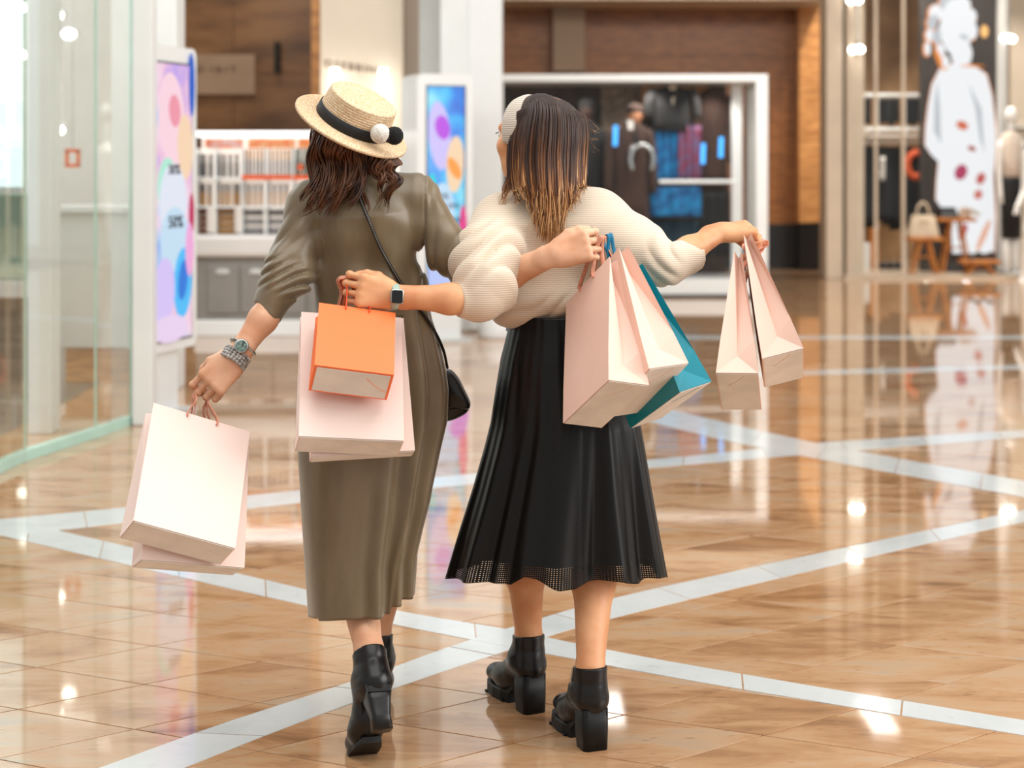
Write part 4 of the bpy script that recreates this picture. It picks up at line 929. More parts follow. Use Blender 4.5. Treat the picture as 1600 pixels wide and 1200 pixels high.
def perforated(name):
    m = bpy.data.materials.new(name); m.use_nodes = True; N = m.node_tree.nodes; L = m.node_tree.links; p = N['Principled BSDF']; out = N['Material Output']
    tc = N.new('ShaderNodeTexCoord'); mp = N.new('ShaderNodeMapping'); mp.inputs['Scale'].default_value = (330, 150, 1); L.new(tc.outputs['UV'], mp.inputs[0])
    fr = N.new('ShaderNodeVectorMath'); fr.operation = 'FRACTION'; L.new(mp.outputs[0], fr.inputs[0])
    sb = N.new('ShaderNodeVectorMath'); sb.operation = 'SUBTRACT'; sb.inputs[1].default_value = (.5, .5, 0); L.new(fr.outputs[0], sb.inputs[0])
    sx = N.new('ShaderNodeSeparateXYZ'); L.new(sb.outputs[0], sx.inputs[0]); cx = N.new('ShaderNodeCombineXYZ'); L.new(sx.outputs[0], cx.inputs[0]); L.new(sx.outputs[1], cx.inputs[1])
    ln = N.new('ShaderNodeVectorMath'); ln.operation = 'LENGTH'; L.new(cx.outputs[0], ln.inputs[0])
    hole = N.new('ShaderNodeMath'); hole.operation = 'LESS_THAN'; hole.inputs[1].default_value = .21; L.new(ln.outputs['Value'], hole.inputs[0])
    uvs = N.new('ShaderNodeSeparateXYZ'); L.new(tc.outputs['UV'], uvs.inputs[0])
    low = N.new('ShaderNodeMath'); low.operation = 'GREATER_THAN'; low.inputs[1].default_value = .835; L.new(uvs.outputs[1], low.inputs[0])
    mul = N.new('ShaderNodeMath'); mul.operation = 'MULTIPLY'; L.new(hole.outputs[0], mul.inputs[0]); L.new(low.outputs[0], mul.inputs[1])
    tr = N.new('ShaderNodeBsdfTransparent'); mx = N.new('ShaderNodeMixShader'); L.new(mul.outputs[0], mx.inputs[0]); L.new(p.outputs[0], mx.inputs[1]); L.new(tr.outputs[0], mx.inputs[2]); L.new(mx.outputs[0], out.inputs[0])
    b = N.new('ShaderNodeBump'); b.inputs['Strength'].default_value = .5; b.inputs['Distance'].default_value = .001; b.invert = True; L.new(hole.outputs[0], b.inputs['Height']); L.new(b.outputs[0], p.inputs['Normal'])
    p.inputs['Base Color'].default_value = lin((7, 7, 7)); p.inputs['Roughness'].default_value = .38; p.inputs['Specular IOR Level'].default_value = .28
    return m
M_SKIRT = perforated('perforated_black_leather')

# ------------------------------------------------------------------ anatomy helpers
def head_solid(S, c, f, u, neck, nr=.053):
    """adds a head with face to solid S; c centre, f facing, u up"""
    u = unit(u); f = unit(np.array(f) - u * (np.array(f) @ u)); r = np.cross(f, u)
    w = lambda x, y, z: np.array(c) + r * x + f * y + u * z
    ax = np.array([r, f, u])
    S.ell(w(0, -.012, .03), (.074, .094, .086), ax, .02).ell(w(0, .022, -.028), (.063, .072, .085), ax, .03).ell(w(0, .03, -.07), (.05, .055, .04), ax, .03)
    S.ell(w(0, .068, -.096), (.02, .018, .016), ax, .025)
    for s in (-1, 1):
        S.ell(w(s * .038, .062, -.025), (.026, .024, .024), ax, .025).ell(w(s * .074, -.008, -.004), (.008, .02, .032), ax, .008)
        S.ell(w(s * .031, .102, .006), (.017, .014, .010), ax, .012, sub=True)
    S.cone(w(-.034, .082, .026), w(.034, .082, .026), .011, .011, .02).cone(w(0, .088, .012), w(0, .108, -.028), .007, .0115, .012)
    S.ell(w(-.009, .1, -.03), (.008, .009, .007), ax, .008).ell(w(.009, .1, -.03), (.008, .009, .007), ax, .008)
    S.ell(w(0, .092, -.054), (.019, .009, .0055), ax, .008).ell(w(0, .09, -.064), (.017, .009, .006), ax, .006)
    S.cone(w(0, -.02, -.06), neck, nr, nr * 1.08, .03)
    eyes = [w(s * .031, .082, .006) for s in (-1, 1)]
    return w, eyes
def add_eyes(par, eyes, f):
    f = unit(f)
    for e in eyes:
        o = MB().sphere(e, .0125, 12, 8).build('eye', M_EYE, par, True)
        MB().sphere(e + f * .0085, .0062, 10, 6).build('iris', M_IRIS, o, True)
FING = [(.033, .043, .026, .020, .0088), (.0112, .047, .030, .021, .0090), (-.0112, .043, .027, .020, .0086), (-.032, .034, .021, .018, .0076)]
def hand_solid(S, o, ex, ey, ez, curl, thumb, k=.004):
    """o wrist, ex along the hand, ey to the thumb, ez out of the back of the hand; curl = per finger (knuckle, middle, tip) degrees"""
    w = lambda x, y, z: np.array(o) + np.array(ex) * x + np.array(ey) * y + np.array(ez) * z
    S.cone(w(-.03, 0, 0), w(.02, 0, 0), .026, .027, .02, (ez, .72))
    for y, l1, l2, l3, r in FING:
        S.cone(w(.012, y * .55, 0), w(.084, y, .002), .0155, .0125, .016, (ez, .85))
    S.ell(w(.035, .026, -.012), (.03, .014, .014), np.array([ex, ey, ez]), .02).ell(w(.035, -.026, -.010), (.034, .013, .013), np.array([ex, ey, ez]), .02)
    tips = []
    for (y, l1, l2, l3, r), cu in zip(FING, curl):
        p = [w(.086 - abs(y) * .12, y, 0)]; a = 0; fan = (y / .03) * .06
        for L_, c in zip((l1, l2, l3), cu):
            a += math.radians(c); d = np.array(ex) * math.cos(a) - np.array(ez) * math.sin(a) + np.array(ey) * fan * math.cos(a); p.append(p[-1] + unit(d) * L_)
        S.cone(p[0], p[1], r * 1.08, r * .98, .007); S.cone(p[1], p[2], r, r * .92, k); S.cone(p[2], p[3], r * .92, r * .78, k)
        S.ell(p[1], (r * 1.08,) * 3, None, k); tips.append(p)
    tp_ = [w(*q) for q in thumb]
    S.cone(tp_[0], tp_[1], .0155, .0125, .015); S.cone(tp_[1], tp_[2], .012, .0105, .005); S.cone(tp_[2], tp_[3], .0105, .0085, .004)
    return w, tips
def frame(ex, ez):
    ex = unit(ex); ez = unit(np.array(ez) - ex * (np.array(ez) @ ex)); return ex, ez
def join(parts):
    V_, F_, n = [], [], 0
    for v, f in parts: V_.append(v); F_.append(np.asarray(f) + n); n += len(v)
    return np.vstack(V_), np.vstack(F_)
def bvh_of(o):
    return BVHTree.FromPolygons([o.matrix_world @ v.co if False else Vector(np.array(v.co) + ORG[o.name]) for v in o.data.vertices], [tuple(p.vertices) for p in o.data.polygons])
def on_surface(bv, px, py, lift=.003):
    """the point of a surface that shows at photo pixel (px, py), lifted off it a little"""
    d = Vector(at(px, py, 1.0) - np.array([0, 0, CAMZ])); h = bv.ray_cast(Vector((0, 0, CAMZ)), d.normalized())
    if h[0] is None: return None
    return np.array(h[0]) - np.array(d.normalized()) * lift
def loft_skirt(name, rows, Yc, ry, hem, fold, m, par, nt=220, nz=110, thick=.0025):
    """rows: (photo row, left, right) silhouette table; ry(t) depth radius; hem(theta, px)->photo row of the lower edge; fold(theta, t)->radius factor"""
    ys = np.array([r[0] for r in rows], float); xl = np.array([r[1] for r in rows], float); xr = np.array([r[2] for r in rows], float)
    th = np.linspace(0, 2 * math.pi, nt, endpoint=False); V_, UV = [], []
    yb = np.array([hem(t) for t in th]); yb = HOR + (yb - HOR) * (1 + np.minimum(ry(1.0) * np.sin(th), 0) / Yc)      # rows of the near edge, brought to the depth of the seam
    for i in range(nz + 1):
        u = i / nz; row = ys[0] + (yb - ys[0]) * u
        l = np.interp(row, ys, xl); r = np.interp(row, ys, xr); t = (row - ys[0]) / (ys[-1] - ys[0])
        k = fold(th, t); c = (l + r) / 2; hw = (r - l) / 2
        Y = Yc + ry(t) * np.sin(th) * k
        px = c + hw * np.sign(np.cos(th)) * np.abs(np.cos(th)) ** .92 * (1 + (k - 1) * np.abs(np.sin(th)))
        Xw = (px - 800) / FPX * Yc; Zw = CAMZ - (row - HOR) / FPX * Yc
        V_.append(np.stack([Xw, Y, Zw], 1)); UV.append(np.stack([th / 6.2832, np.full(nt, 1) * t], 1))
    V_ = np.vstack(V_); UV = np.vstack(UV)
    F_ = [(i * nt + j, i * nt + (j + 1) % nt, (i + 1) * nt + (j + 1) % nt, (i + 1) * nt + j) for i in range(nz) for j in range(nt)]
    o = obj(name, V_, F_, m, par, True, uv=UV)
    if thick:
        md = o.modifiers.new('cloth_thickness', 'SOLIDIFY'); md.thickness = thick; md.offset = 0
    return o
def boot_parts(person, place, yaw, pitch, roll, side, chunky, calf):
    """ankle boot: upper, sole, block heel, zip; local x right, y to the toe, z up; turned about the toe when the heel is lifted"""
    Rz = Matrix.Rotation(yaw, 3, 'Z') @ Matrix.Rotation(pitch, 3, 'X') @ Matrix.Rotation(roll, 3, 'Y'); Rz = np.array(Rz); piv = np.array((0, .17, .0))
    place = np.array(place, float)
    def wv(v): return (np.asarray(v, float) - piv) @ Rz.T + place
    hh = .10 if chunky else .10; pf = .030 if chunky else .012
    S = Solid()
    S.cone((0, -.002, hh + .03), (0, .002, hh + .125), .0425, .0455, .03, ((0, 1, 0), 1.1)).cone((0, -.010, hh + .028), (0, .02, hh + .04), .038, .041, .03)
    S.cone((0, .03, hh + .035), (0, .115, pf + .042), .043, .036, .03, ((0, 0, 1), .95)).cone((0, .115, pf + .036), (.004 * side, .185, pf + .03), .038, .036 if chunky else .030, .03, ((0, 0, 1), .75))
    S.cone((0, .07, pf + .05), (0, .12, pf + .03), .037, .036, .03)
    if not chunky: S.cone((0, .18, pf + .026), (0, .225, pf + .02), .028, .018, .03, ((0, 0, 1), .75))
    S.disp(ringfold((0, 0, hh + .02), (0, .01, hh + .1), .08, 80, .0007, 1.))
    # flat underside: sloping from the heel seat to the ball
    top = hh + .112
    v, f = S.mesh(.0038, cuts=[((0, 0, top), (0, .12, 1), .12), ((0, .14, pf), (0, 0, -1), .14)])
    up = obj('boot', wv(v), f, M_BOOT, person, True)
    out = lambda z, dy=0, sc=1.: [(x * sc, y + dy, z) for x, y in ((-.026, .075), (-.036, .11), (-.040, .15), (-.036, .19), (-.022, .222 if chunky else .236), (0, .23 if chunky else .25), (.022, .222 if chunky else .236), (.036, .19), (.040, .15), (.036, .11), (.026, .075))]
    mb = MB(); mb.loft([out(0), out(pf * .45, 0, 1.02), out(pf, 0, 1.0), out(pf + .004, 0, .9)])
    # shank from ball to heel seat
    r1 = [(-.028, .1, pf), (.028, .1, pf), (.028, .1, 0.004), (-.028, .1, 0.004)]; r2_ = [(-.024, .05, hh * .66), (.024, .05, hh * .66), (.024, .05, hh * .5), (-.024, .05, hh * .5)]; r3 = [(-.034, .02, hh + .004), (.034, .02, hh + .004), (.034, .02, hh - .012), (-.034, .02, hh - .012)]; r4 = [(-.03, -.045, hh + .008), (.03, -.045, hh + .008), (.03, -.045, hh - .008), (-.03, -.045, hh - .008)]
    mb.loft([r1, r2_, r3, r4])
    if chunky:
        for y in (.10, .135, .17, .2): mb.box((-.0375, y - .006, -.0), (.0375, y + .006, .006))
    so = obj('sole', wv(mb.v), mb.f, M_SOLE, up)
    hb = MB()
    if chunky: hb.loft([rbox_ring(0, -.012, .035, .033, .014, z, 5) if z == 0 else rbox_ring(0, -.008, .037, .038, .016, z, 5) for z in (0, hh * .5, hh + .008)])
    else: hb.loft([rbox_ring(0, cy, hx, hy, .012, z, 5) for z, cy, hx, hy in ((0, -.02, .026, .022), (hh * .35, -.018, .025, .022), (hh * .75, -.012, .03, .03), (hh + .012, -.006, .036, .038))])
    obj('heel', wv(hb.v), hb.f, M_SOLE if chunky else M_BOOT, up, True)
    zx = -.046 * side if chunky else -.047 * side
    zp = MB(); zp.tube(catmull([(zx * .98, .012, top - .004), (zx * 1.03, .018, hh + .08), (zx * .97, .026, hh + .05), (zx * .93, .03, hh + .02)], 12), .0022, 6); zp.box((zx - .003, .008, hh + .015), (zx + .003, .014, hh + .03))
    obj('zip', wv(zp.v), zp.f, M_STEEL, up)
    return wv

# ------------------------------------------------------------------ woman in the olive dress
def tube_hair(strands, m, name, par, sides=5, uvs=False):
    V_, F_, UV, n = [], [], [], 0
    for pts, rad in strands:
        rv = RS.uniform(-.5, .5); v, f = tube_mesh(pts, rad, sides, .6); V_ += list(v); F_ += [tuple(i + n for i in q) for q in f]; n += len(v)
        UV += [(rv, i / (len(pts) - 1)) for i in range(len(pts)) for _ in range(sides)]
    o = obj(name, V_, F_, m, par, True, uv=UV if uvs else None)
    return o
RS = np.random.RandomState(11)
PA = thing('person', 'woman in olive satin dress and straw hat carrying pale bags', 'person', (at(580, 600, 4.68)[0], 4.68, 0))
# boots first: they give the ankles
wvL = boot_parts(PA, (-.392, 4.47, 0.0), math.radians(24), math.radians(-36), math.radians(4), -1, False, .05)
wvR = boot_parts(PA, (-.395, 5.02, 0.0), math.radians(4), 0, 0, 1, False, .05)
ankL = [wvL([(0, 0, .13)])[0], wvL([(0, .0, .215)])[0]]; ankR = [wvR([(0, 0, .13)])[0], wvR([(0, .0, .215)])[0]]
def leg(S, hip, knee, ank, rc=.055, back=(0, -1, 0)):
    calf = knee + (ank[1] - knee) * .36 + np.array(back) * .018
    S.cone(hip, knee, .085, .057, .04).cone(knee, calf, .052, rc, .04).cone(calf, ank[1], rc, .036, .03).cone(ank[1], ank[0], .035, .034, .02)
S = Solid()
shL, shR = at(484, 316, 4.65), at(662, 310, 4.65); elL, elR = at(446, 450, 4.575), at(744, 452, 4.63)
wrL, wrR = at(367, 560, 4.47), at(868, 397, 4.49)
S.ell(at(573, 350, 4.65), (.135, .09, .14), None, .04).ell(at(580, 460, 4.67), (.12, .085, .12), None, .06).ell(at(582, 560, 4.68), (.15, .105, .12), None, .06).cone(shL, shR, .034, .034, .05)
S.cone(shL, elL, .036, .033, .03).cone(elL, at(420, 480, 4.55), .033, .033, .02).cone(shR, elR, .034, .034, .03)
leg(S, at(540, 600, 4.67), at(548, 850, 4.74), ankL); leg(S, at(620, 600, 4.70), at(612, 845, 4.80), ankR)
neckA = at(564, 278, 4.63); bodyA = [S.mesh(.0048)]
# head, facing away and a little to the left
S = Solid(); fA = unit((-.35, .93, -.08)); uA = unit((.16, .02, 1))
wA, eyesA = head_solid(S, at(552, 214, 4.63), fA, uA, neckA); bodyA.append(S.mesh(.004))
# left arm and hand, seen from the back of the hand, closed on the bag handles
ex, ez = frame(at(318, 612, 4.44) - wrL, (.12, -1, .30)); ey = -np.cross(ez, ex) if False else np.cross(ex, ez)
if ey[0] > 0: ey = -ey
S = Solid(); S.cone(elL, wrL + (elL - wrL) * .55, .035, .037, .02).cone(wrL + (elL - wrL) * .55, wrL, .037, .0265, .02, (ez, .85)); S.cone(at(452, 440, 4.58), elL, .033, .034, .02)
hA1, tipA1 = hand_solid(S, wrL, ex, ey, ez, [(20, 64, 38), (25, 72, 40), (30, 76, 40), (36, 76, 40)], [(.018, .024, -.006), (.046, .044, -.014), (.072, .046, -.026), (.092, .036, -.034)])
bodyA.append(S.mesh(.0023)); frA1 = (ex, ey, ez)
# right arm passing behind the friend's back, hand closed on handles
ex, ez = frame(at(930, 380, 4.48) - wrR, (.05, -1, .25)); ey = np.cross(ez, ex)
if ey[2] < 0: ey = -ey
S = Solid(); S.cone(elR, elR + (wrR - elR) * .45, .042, .039, .02).cone(elR + (wrR - elR) * .45, wrR, .039, .028, .02, (ez, .9)); S.cone(at(738, 436, 4.63), elR, .041, .041, .02)
hA2, tipA2 = hand_solid(S, wrR, ex, ey, ez, [(40, 80, 42), (46, 82, 42), (52, 82, 42), (58, 80, 42)], [(.018, .024, -.004), (.046, .046, -.006), (.074, .050, -.012), (.098, .046, -.018)])
bodyA.append(S.mesh(.0023)); frA2 = (ex, ey, ez)
v, f = join(bodyA); obA = obj('body', v, f, M_SKIN_A, PA, True); add_eyes(PA, eyesA, fA)
# dress: bodice with rolled sleeves
S = Solid()
S.ell(at(573, 352, 4.655), (.152, .108, .15), None, .05).ell(at(579, 452, 4.67), (.148, .104, .12), None, .06).ell(at(582, 500, 4.67), (.148, .112, .08), None, .05)
S.cone(at(500, 312, 4.65), at(648, 306, 4.65), .056, .056, .05).cone(at(562, 282, 4.63), at(566, 330, 4.64), .062, .11, .05)
s1, s2 = at(478, 318, 4.65), at(448, 432, 4.585)
S.cone(s1, s2, .055, .05, .03).cone(at(452, 405, 4.59), at(442, 446, 4.575), .052, .062, .03).cone(at(446, 440, 4.58), at(425, 468, 4.56), .06, .05, .02)
cuffd = unit(at(413, 487, 4.545) - at(430, 463, 4.56)); S.cone(at(430, 463, 4.56), at(413, 487, 4.545), .0475, .046, .01, None, True)
S.cone(at(660, 318, 4.65), at(705, 392, 4.63), .058, .057, .03).cone(at(705, 392, 4.63), elR, .057, .050, .03).cone(elR, at(793, 436, 4.585), .050, .047, .02, None, True)
S.disp(ringfold(at(452, 412, 4.59), at(430, 464, 4.56), .09, 84, .0058, .4, .95)).disp(ringfold(at(478, 330, 4.65), at(450, 420, 4.6), .09, 40, .0022, 1.2, 1.3)).disp(ringfold(at(690, 340, 4.63), elR, .1, 42, .003, 2., 1.2)).disp(wob(3, 9, .08, .24, .0042))
gath = lambda x, y, z: .0026 * np.sin(x * 190 + 2 * np.sin(z * 14)) * np.exp(-((z - at(0, 300, 4.62)[2]) / .05) ** 2) * np.exp(-((x - at(672, 0, 4.62)[0]) / .03) ** 2)
seam = lambda x, y, z: -.004 * np.exp(-(((x - at(664, 0, 4.6)[0]) + .35 * (z - at(0, 330, 4.6)[2]) ** 2) / .004) ** 2) * (z > 1.2)
backfold = lambda x, y, z: .0075 * np.sin(x * 62 + 3.2 * z + .8 * np.sin(z * 9)) * np.clip((1.42 - z) / .2, 0, 1)
S.disp(gath).disp(seam).disp(backfold)
v, f = S.mesh(.0034, cuts=[(at(580, 497, 4.67), (0, 0, -1), .3), (at(562, 268, 4.63), (0.02, .1, 1), .09)])
dressA = obj('dress_bodice', v, f, M_DRESS, PA, True)
thS = 5.40
def hemA(t):
    if math.pi <= t < thS: return 962 + 9 * math.sin((t - math.pi) * 1.4) * (1 if t > 4 else .6)
    if t >= thS: return 950 - 24 * (t - thS) / (2 * math.pi - thS)
    return 932
def foldA(th, t):
    rgt = np.clip((np.cos(th) - .05) * 1.6, 0, 1) * (np.sin(th) < .3)
    k = 1 + .10 * rgt * np.sin(th * 14 + 1.2 * np.sin(t * 4)) * (.7 + t) + .022 * np.sin(th * 6 + 3 * t) * t + .012 * np.sin(th * 22 + 9 * t) * np.clip(.5 - t, 0, 1)
    k += .016 * np.sin(9 * t + 4 * th) * np.clip(t - .3, 0, 1)
    return k + .05 * (th < thS) * (th > thS - .5) * ((th - thS + .5) / .5) * np.clip(t * 1.5, 0, 1)
rowsA = [(476, 495, 669), (500, 486, 674), (520, 479, 681), (550, 472, 689), (580, 468, 696), (610, 465, 700), (658, 463, 698), (700, 466, 688), (760, 470, 675), (783, 471, 671), (825, 474, 660), (867, 477, 650), (925, 481, 646), (972, 484, 641)]
skA = loft_skirt('dress_skirt', rowsA, 4.67, lambda t: np.interp(t, (0, .2, .4, 1), (.11, .138, .155, .21)), hemA, foldA, M_DRESS, PA)
MB().loft([[at(581 + 86.5 * math.cos(a), 476 + y, 4.67) * (1, 0, 1) + (0, 4.67 + .116 * math.sin(a), 0) for a in np.linspace(0, 6.2832, 49)[:-1]] for y in (12, 0)], cap=False).build('waistband', M_DRESS, PA, True)
# hat: straw boater, tipped to the right and back
cH = at(549, 197, 4.61); nH = unit((.45 * .95, -.31, .89 * .95)); xH = unit(np.cross((0, 1, 0), nH)); xH = unit(xH - nH * (xH @ nH)); yH = np.cross(nH, xH)
def lathe(prof, n=72, sq=1.12):
    return [[cH + xH * (r * math.cos(a)) + yH * (r * sq * math.sin(a)) + nH * z for a in np.linspace(0, 2 * math.pi, n + 1)[:-1]] for r, z in prof]
prof = []
for i in range(45):
    u = i / 44; prof.append((.163 - .060 * u, .002 + .0030 * abs(math.sin(u * 31)) + .004 * u))
for i in range(37):
    u = i / 36; prof.append((.103 - .010 * u + .0026 * abs(math.sin(u * 36)), .006 + .078 * u))
for i in range(33):
    u = i / 32; prof.append((max(.093 * (1 - u), .001), .086 + .004 * math.sin(u * 1.57) + .0022 * abs(math.sin(u * 40))))
under = [(.098, -.003), (.163, -.003)]
hat = MB(); hat.loft(lathe([(.001, .078), (.088, .078), (.099, -.003)] + under[1:] + prof, sq=1.0)); hat = hat.build('hat', M_STRAW, PA, True)
MB().loft(lathe([(.1055, .0075), (.107, .012), (.1045, .037), (.1015, .0385)], sq=1.0), cap=False).build('hat_ribbon', M_RIBBON, hat, True)
for px, py, d, m_, r in ((594, 209, .0, M_POMW, .026), (616, 212, .012, M_POMB, .0245)):
    S = Solid(); c = at(px, py, 4.50 + d); S.ell(c, (r, r, r), None, .005)
    S.disp(lambda x, y, z: .0016 * np.sin(x * 900) * np.sin(y * 840 + 1) * np.sin(z * 870)); v, f = S.mesh(.0022); obj('pompom', v, f, m_, hat, True)
MB().sphere(at(606, 216, 4.5), (.012, .01, .012), 10, 6).build('ribbon_knot', M_RIBBON, hat, True)
# hair: long loose waves below the hat
st = []
hc = at(552, 216, 4.63)
def wavy(ctrl, n=26, amp=.008, wl=2.2, ph=0.):
    p = catmull([at(*c) for c in ctrl], n); u = np.linspace(0, 1, n); a = amp * u ** .6 * np.sin(u * 6.283 * wl + ph)
    p[:, 0] += a; p[:, 1] += .6 * amp * u * np.cos(u * 6.283 * wl + ph); return p
def under_brim(p):
    d = (p - cH) @ nH; q = p - np.outer(np.maximum(d + .006, 0), nH); return q
def clump(ctrl, n, spread, amp, wl, ph, r0=.0042, seg=30):
    g = catmull([at(*c) for c in ctrl], seg); u = np.linspace(0, 1, seg)
    w = amp * np.clip(u * 1.6, 0, 1) ** .8; g[:, 0] += w * np.sin(u * 6.283 * wl + ph); g[:, 1] += .7 * w * np.cos(u * 6.283 * wl + ph)
    for k in range(n):
        o = RS.normal(0, 1, 3) * spread; sh = RS.normal(0, .4); tw = (1 - .55 * u ** 1.5)[:, None] * o
        p = g + tw + np.stack([amp * .25 * np.sin(u * 6.283 * wl * 1.3 + ph + sh * 3) * u, np.zeros(seg), np.zeros(seg)], 1)
        m_ = int(seg * RS.uniform(.82, 1.0)); p = under_brim(catmull(p[:m_], seg))
        st.append((p, r0 * RS.uniform(.7, 1.15) * np.r_[np.linspace(.75, 1, seg // 2), np.linspace(1, .14, seg - seg // 2)]))
for i in range(24):         # left fall
    q = (i + RS.uniform(0, 1)) / 24; x0 = 494 + 78 * q; y0 = 196 + 28 * q; Y0 = 4.60 - .085 * math.sin(.35 + q * 1.9)
    xe = 476 + 80 * q + RS.normal(0, 9); ye = 322 + RS.uniform(-18, 28) - 16 * (q > .75); lay = RS.uniform(-.008, .01)
    clump([(x0, y0, Y0), (x0 - 5, 226, Y0 - .012 + lay), (x0 + (xe - x0) * .3 - 2, 256, 4.555 - .02 * q + lay), (xe + 8, (ye + 262) / 2 + 8, 4.525 + lay), (xe, ye, 4.525 + lay)], 15, .0065, RS.uniform(.009, .016), RS.uniform(1.3, 1.9), RS.uniform(.2, 2.2))
for i in range(9):          # right fall, ending in a curl
    q = (i + RS.uniform(0, 1)) / 9; x0 = 588 + 34 * q; y0 = 228 + 12 * q; xe = 588 + 28 * q + RS.normal(0, 6); ye = 320 + RS.uniform(-12, 22)
    clump([(x0, y0, 4.555), (x0 + 5, 250, 4.535), (x0 + 2 - 8 * q, 272, 4.52), (xe + 10, 290, 4.52), (xe - 2, ye, 4.52)], 13, .006, RS.uniform(.011, .018), RS.uniform(1.6, 2.1), RS.uniform(0, 1.4))
for i in range(8):          # nape
    q = i / 7; clump([(560 + 34 * q, 226, 4.545), (562 + 32 * q, 246, 4.54), (562 + 30 * q + RS.normal(0, 3), 268 + RS.uniform(-6, 8), 4.545)], 10, .006, .004, 1., RS.uniform(0, 3))
for i in range(4):          # loose locks at the far left
    x0 = 494 + 3 * i; clump([(x0, 190, 4.61), (484 + 4 * i, 216, 4.60), (490 + 3 * i, 248, 4.58), (486 + 2 * i, 282, 4.565), (474 + 4 * i, 316, 4.56)], 7, .0035, .006, 1.4, .5 * i, .0028)
clump([(516, 290, 4.53), (506, 312, 4.522), (488, 330, 4.53), (466, 340, 4.55)], 8, .002, .003, 1., 0, .0024)
hairA = tube_hair(st, M_HAIR_A, 'hair', PA)
S = Solid(); S.ell(at(553, 212, 4.63), (.086, .1, .095), None, .03).cone(at(532, 226, 4.60), at(524, 270, 4.58), .056, .034, .04).cone(at(592, 232, 4.60), at(602, 258, 4.58), .046, .022, .03).cone(at(562, 232, 4.60), at(566, 250, 4.60), .066, .05, .04)
S.disp(lambda x, y, z: .003 * np.sin(x * 260 + 12 * z) * (z < 1.63))
v, f = S.mesh(.004, cuts=[(cH, nH, .3)]); obj('hair_volume', v, f, M_HAIR_A, hairA, True)
# wrist: watch and bead bracelets
def ring_pts(c, axis, ra, rb, zdir, n=28):
    axis = unit(axis); z = unit(np.array(zdir) - axis * (np.array(zdir) @ axis)); y = np.cross(axis, z); return [c + y * ra * math.cos(a) + z * rb * math.sin(a) for a in np.linspace(0, 2 * math.pi, n + 1)[:-1]]
exA, eyA, ezA = frA1; fa = unit(elL - wrL)
wc = wrL + fa * .012
for k in range(4):
    mb = MB()
    for p in ring_pts(wrL + fa * (-.012 + .0085 * k), fa, .034, .0295, ezA, 22): mb.sphere(p, .0056, 8, 6)
    mb.build('bracelet', M_BEAD, PA, True)
w_ = MB(); w_.tube(ring_pts(wrL + fa * .034, fa, .034, .030, ezA), .008, 8, .25, closed=True); wb = w_.build('watch', M_STEEL, PA, True)
wcn = wrL + fa * .034 + ezA * .031
y_ = np.cross(fa, ezA); cyl = lambda r, z, c=wcn: [c + fa * r * math.cos(a) + y_ * r * math.sin(a) + ezA * z for a in np.linspace(0, 6.2832, 33)[:-1]]
MB().loft([cyl(.018, -.003), cyl(.0195, 0), cyl(.0195, .006), cyl(.0165, .0075)]).build('watch_case', M_STEEL, wb, True)
MB().loft([cyl(.0158, .0076), cyl(.0156, .0084)]).build('watch_dial', M_DIAL, wb)

# ------------------------------------------------------------------ woman in the cream sweater
PB_ = thing('person', 'woman in cream rib sweater and black leather skirt turning her head', 'person', (at(872, 600, 4.76)[0], 4.76, 0))
wvL2 = boot_parts(PB_, (-.030, 4.995, 0.0), math.radians(27), 0, 0, -1, True, .05)
wvR2 = boot_parts(PB_, (.150, 4.70, 0.0), math.radians(20), 0, 0, 1, True, .05)
ankL2 = [wvL2([(0, 0, .13)])[0], wvL2([(0, .0, .205)])[0]]; ankR2 = [wvR2([(0, 0, .13)])[0], wvR2([(0, .0, .205)])[0]]
S = Solid()
bsL, bsR = at(782, 343, 4.74), at(938, 340, 4.76); beL, beR = at(762, 470, 4.47), at(1038, 414, 4.58); bwL, bwR = at(614, 463, 4.43), at(1126, 362, 4.68)
S.ell(at(860, 370, 4.76), (.135, .09, .14), None, .04).ell(at(866, 470, 4.77), (.115, .085, .12), None, .06).ell(at(872, 565, 4.77), (.16, .11, .12), None, .06).cone(bsL, bsR, .04, .04, .05)
S.cone(bsL, beL, .036, .031, .03).cone(bsR, beR, .042, .037, .03)
leg(S, at(830, 600, 4.76), at(818, 835, 4.86), ankL2, .053); leg(S, at(915, 600, 4.76), at(930, 830, 4.77), ankR2, .056)
bodyB = [S.mesh(.0048)]
S = Solid(); fB = unit((-.78, .62, -.04)); uB = unit((.06, .02, 1)); hB = at(832, 216, 4.73)
wB, eyesB = head_solid(S, hB, fB, uB, at(848, 312, 4.75)); bodyB.append(S.mesh(.003))
ex, ez = frame(at(545, 450, 4.40) - bwL, (-.1, -1, .12)); ey = np.cross(ez, ex)
if ey[2] < 0: ey = -ey
S = Solid(); S.cone(beL, beL + (bwL - beL) * .4, .032, .0385, .02).cone(beL + (bwL - beL) * .4, bwL, .0385, .0265, .02, (ez, .88))
hB1, tipB1 = hand_solid(S, bwL, ex, ey, ez, [(30, 82, 42), (36, 86, 42), (42, 86, 42), (48, 84, 42)], [(.018, .024, -.006), (.046, .044, -.012), (.074, .046, -.022), (.096, .040, -.030)])
bodyB.append(S.mesh(.0023)); frB1 = (ex, ey, ez)
ex, ez = frame(at(1166, 358, 4.70) - bwR, (.35, -.25, 1)); ey = np.cross(ez, ex)
if ey[1] < 0: ey = -ey
S = Solid(); S.cone(beR, beR + (bwR - beR) * .45, .042, .038, .02).cone(beR + (bwR - beR) * .45, bwR, .038, .0265, .02, (ez, .88))
hB2, tipB2 = hand_solid(S, bwR, ex, ey, ez, [(34, 52, 30), (44, 56, 34), (50, 62, 36), (58, 66, 36)], [(.018, .024, -.008), (.046, .040, -.026), (.070, .040, -.046), (.086, .032, -.062)])
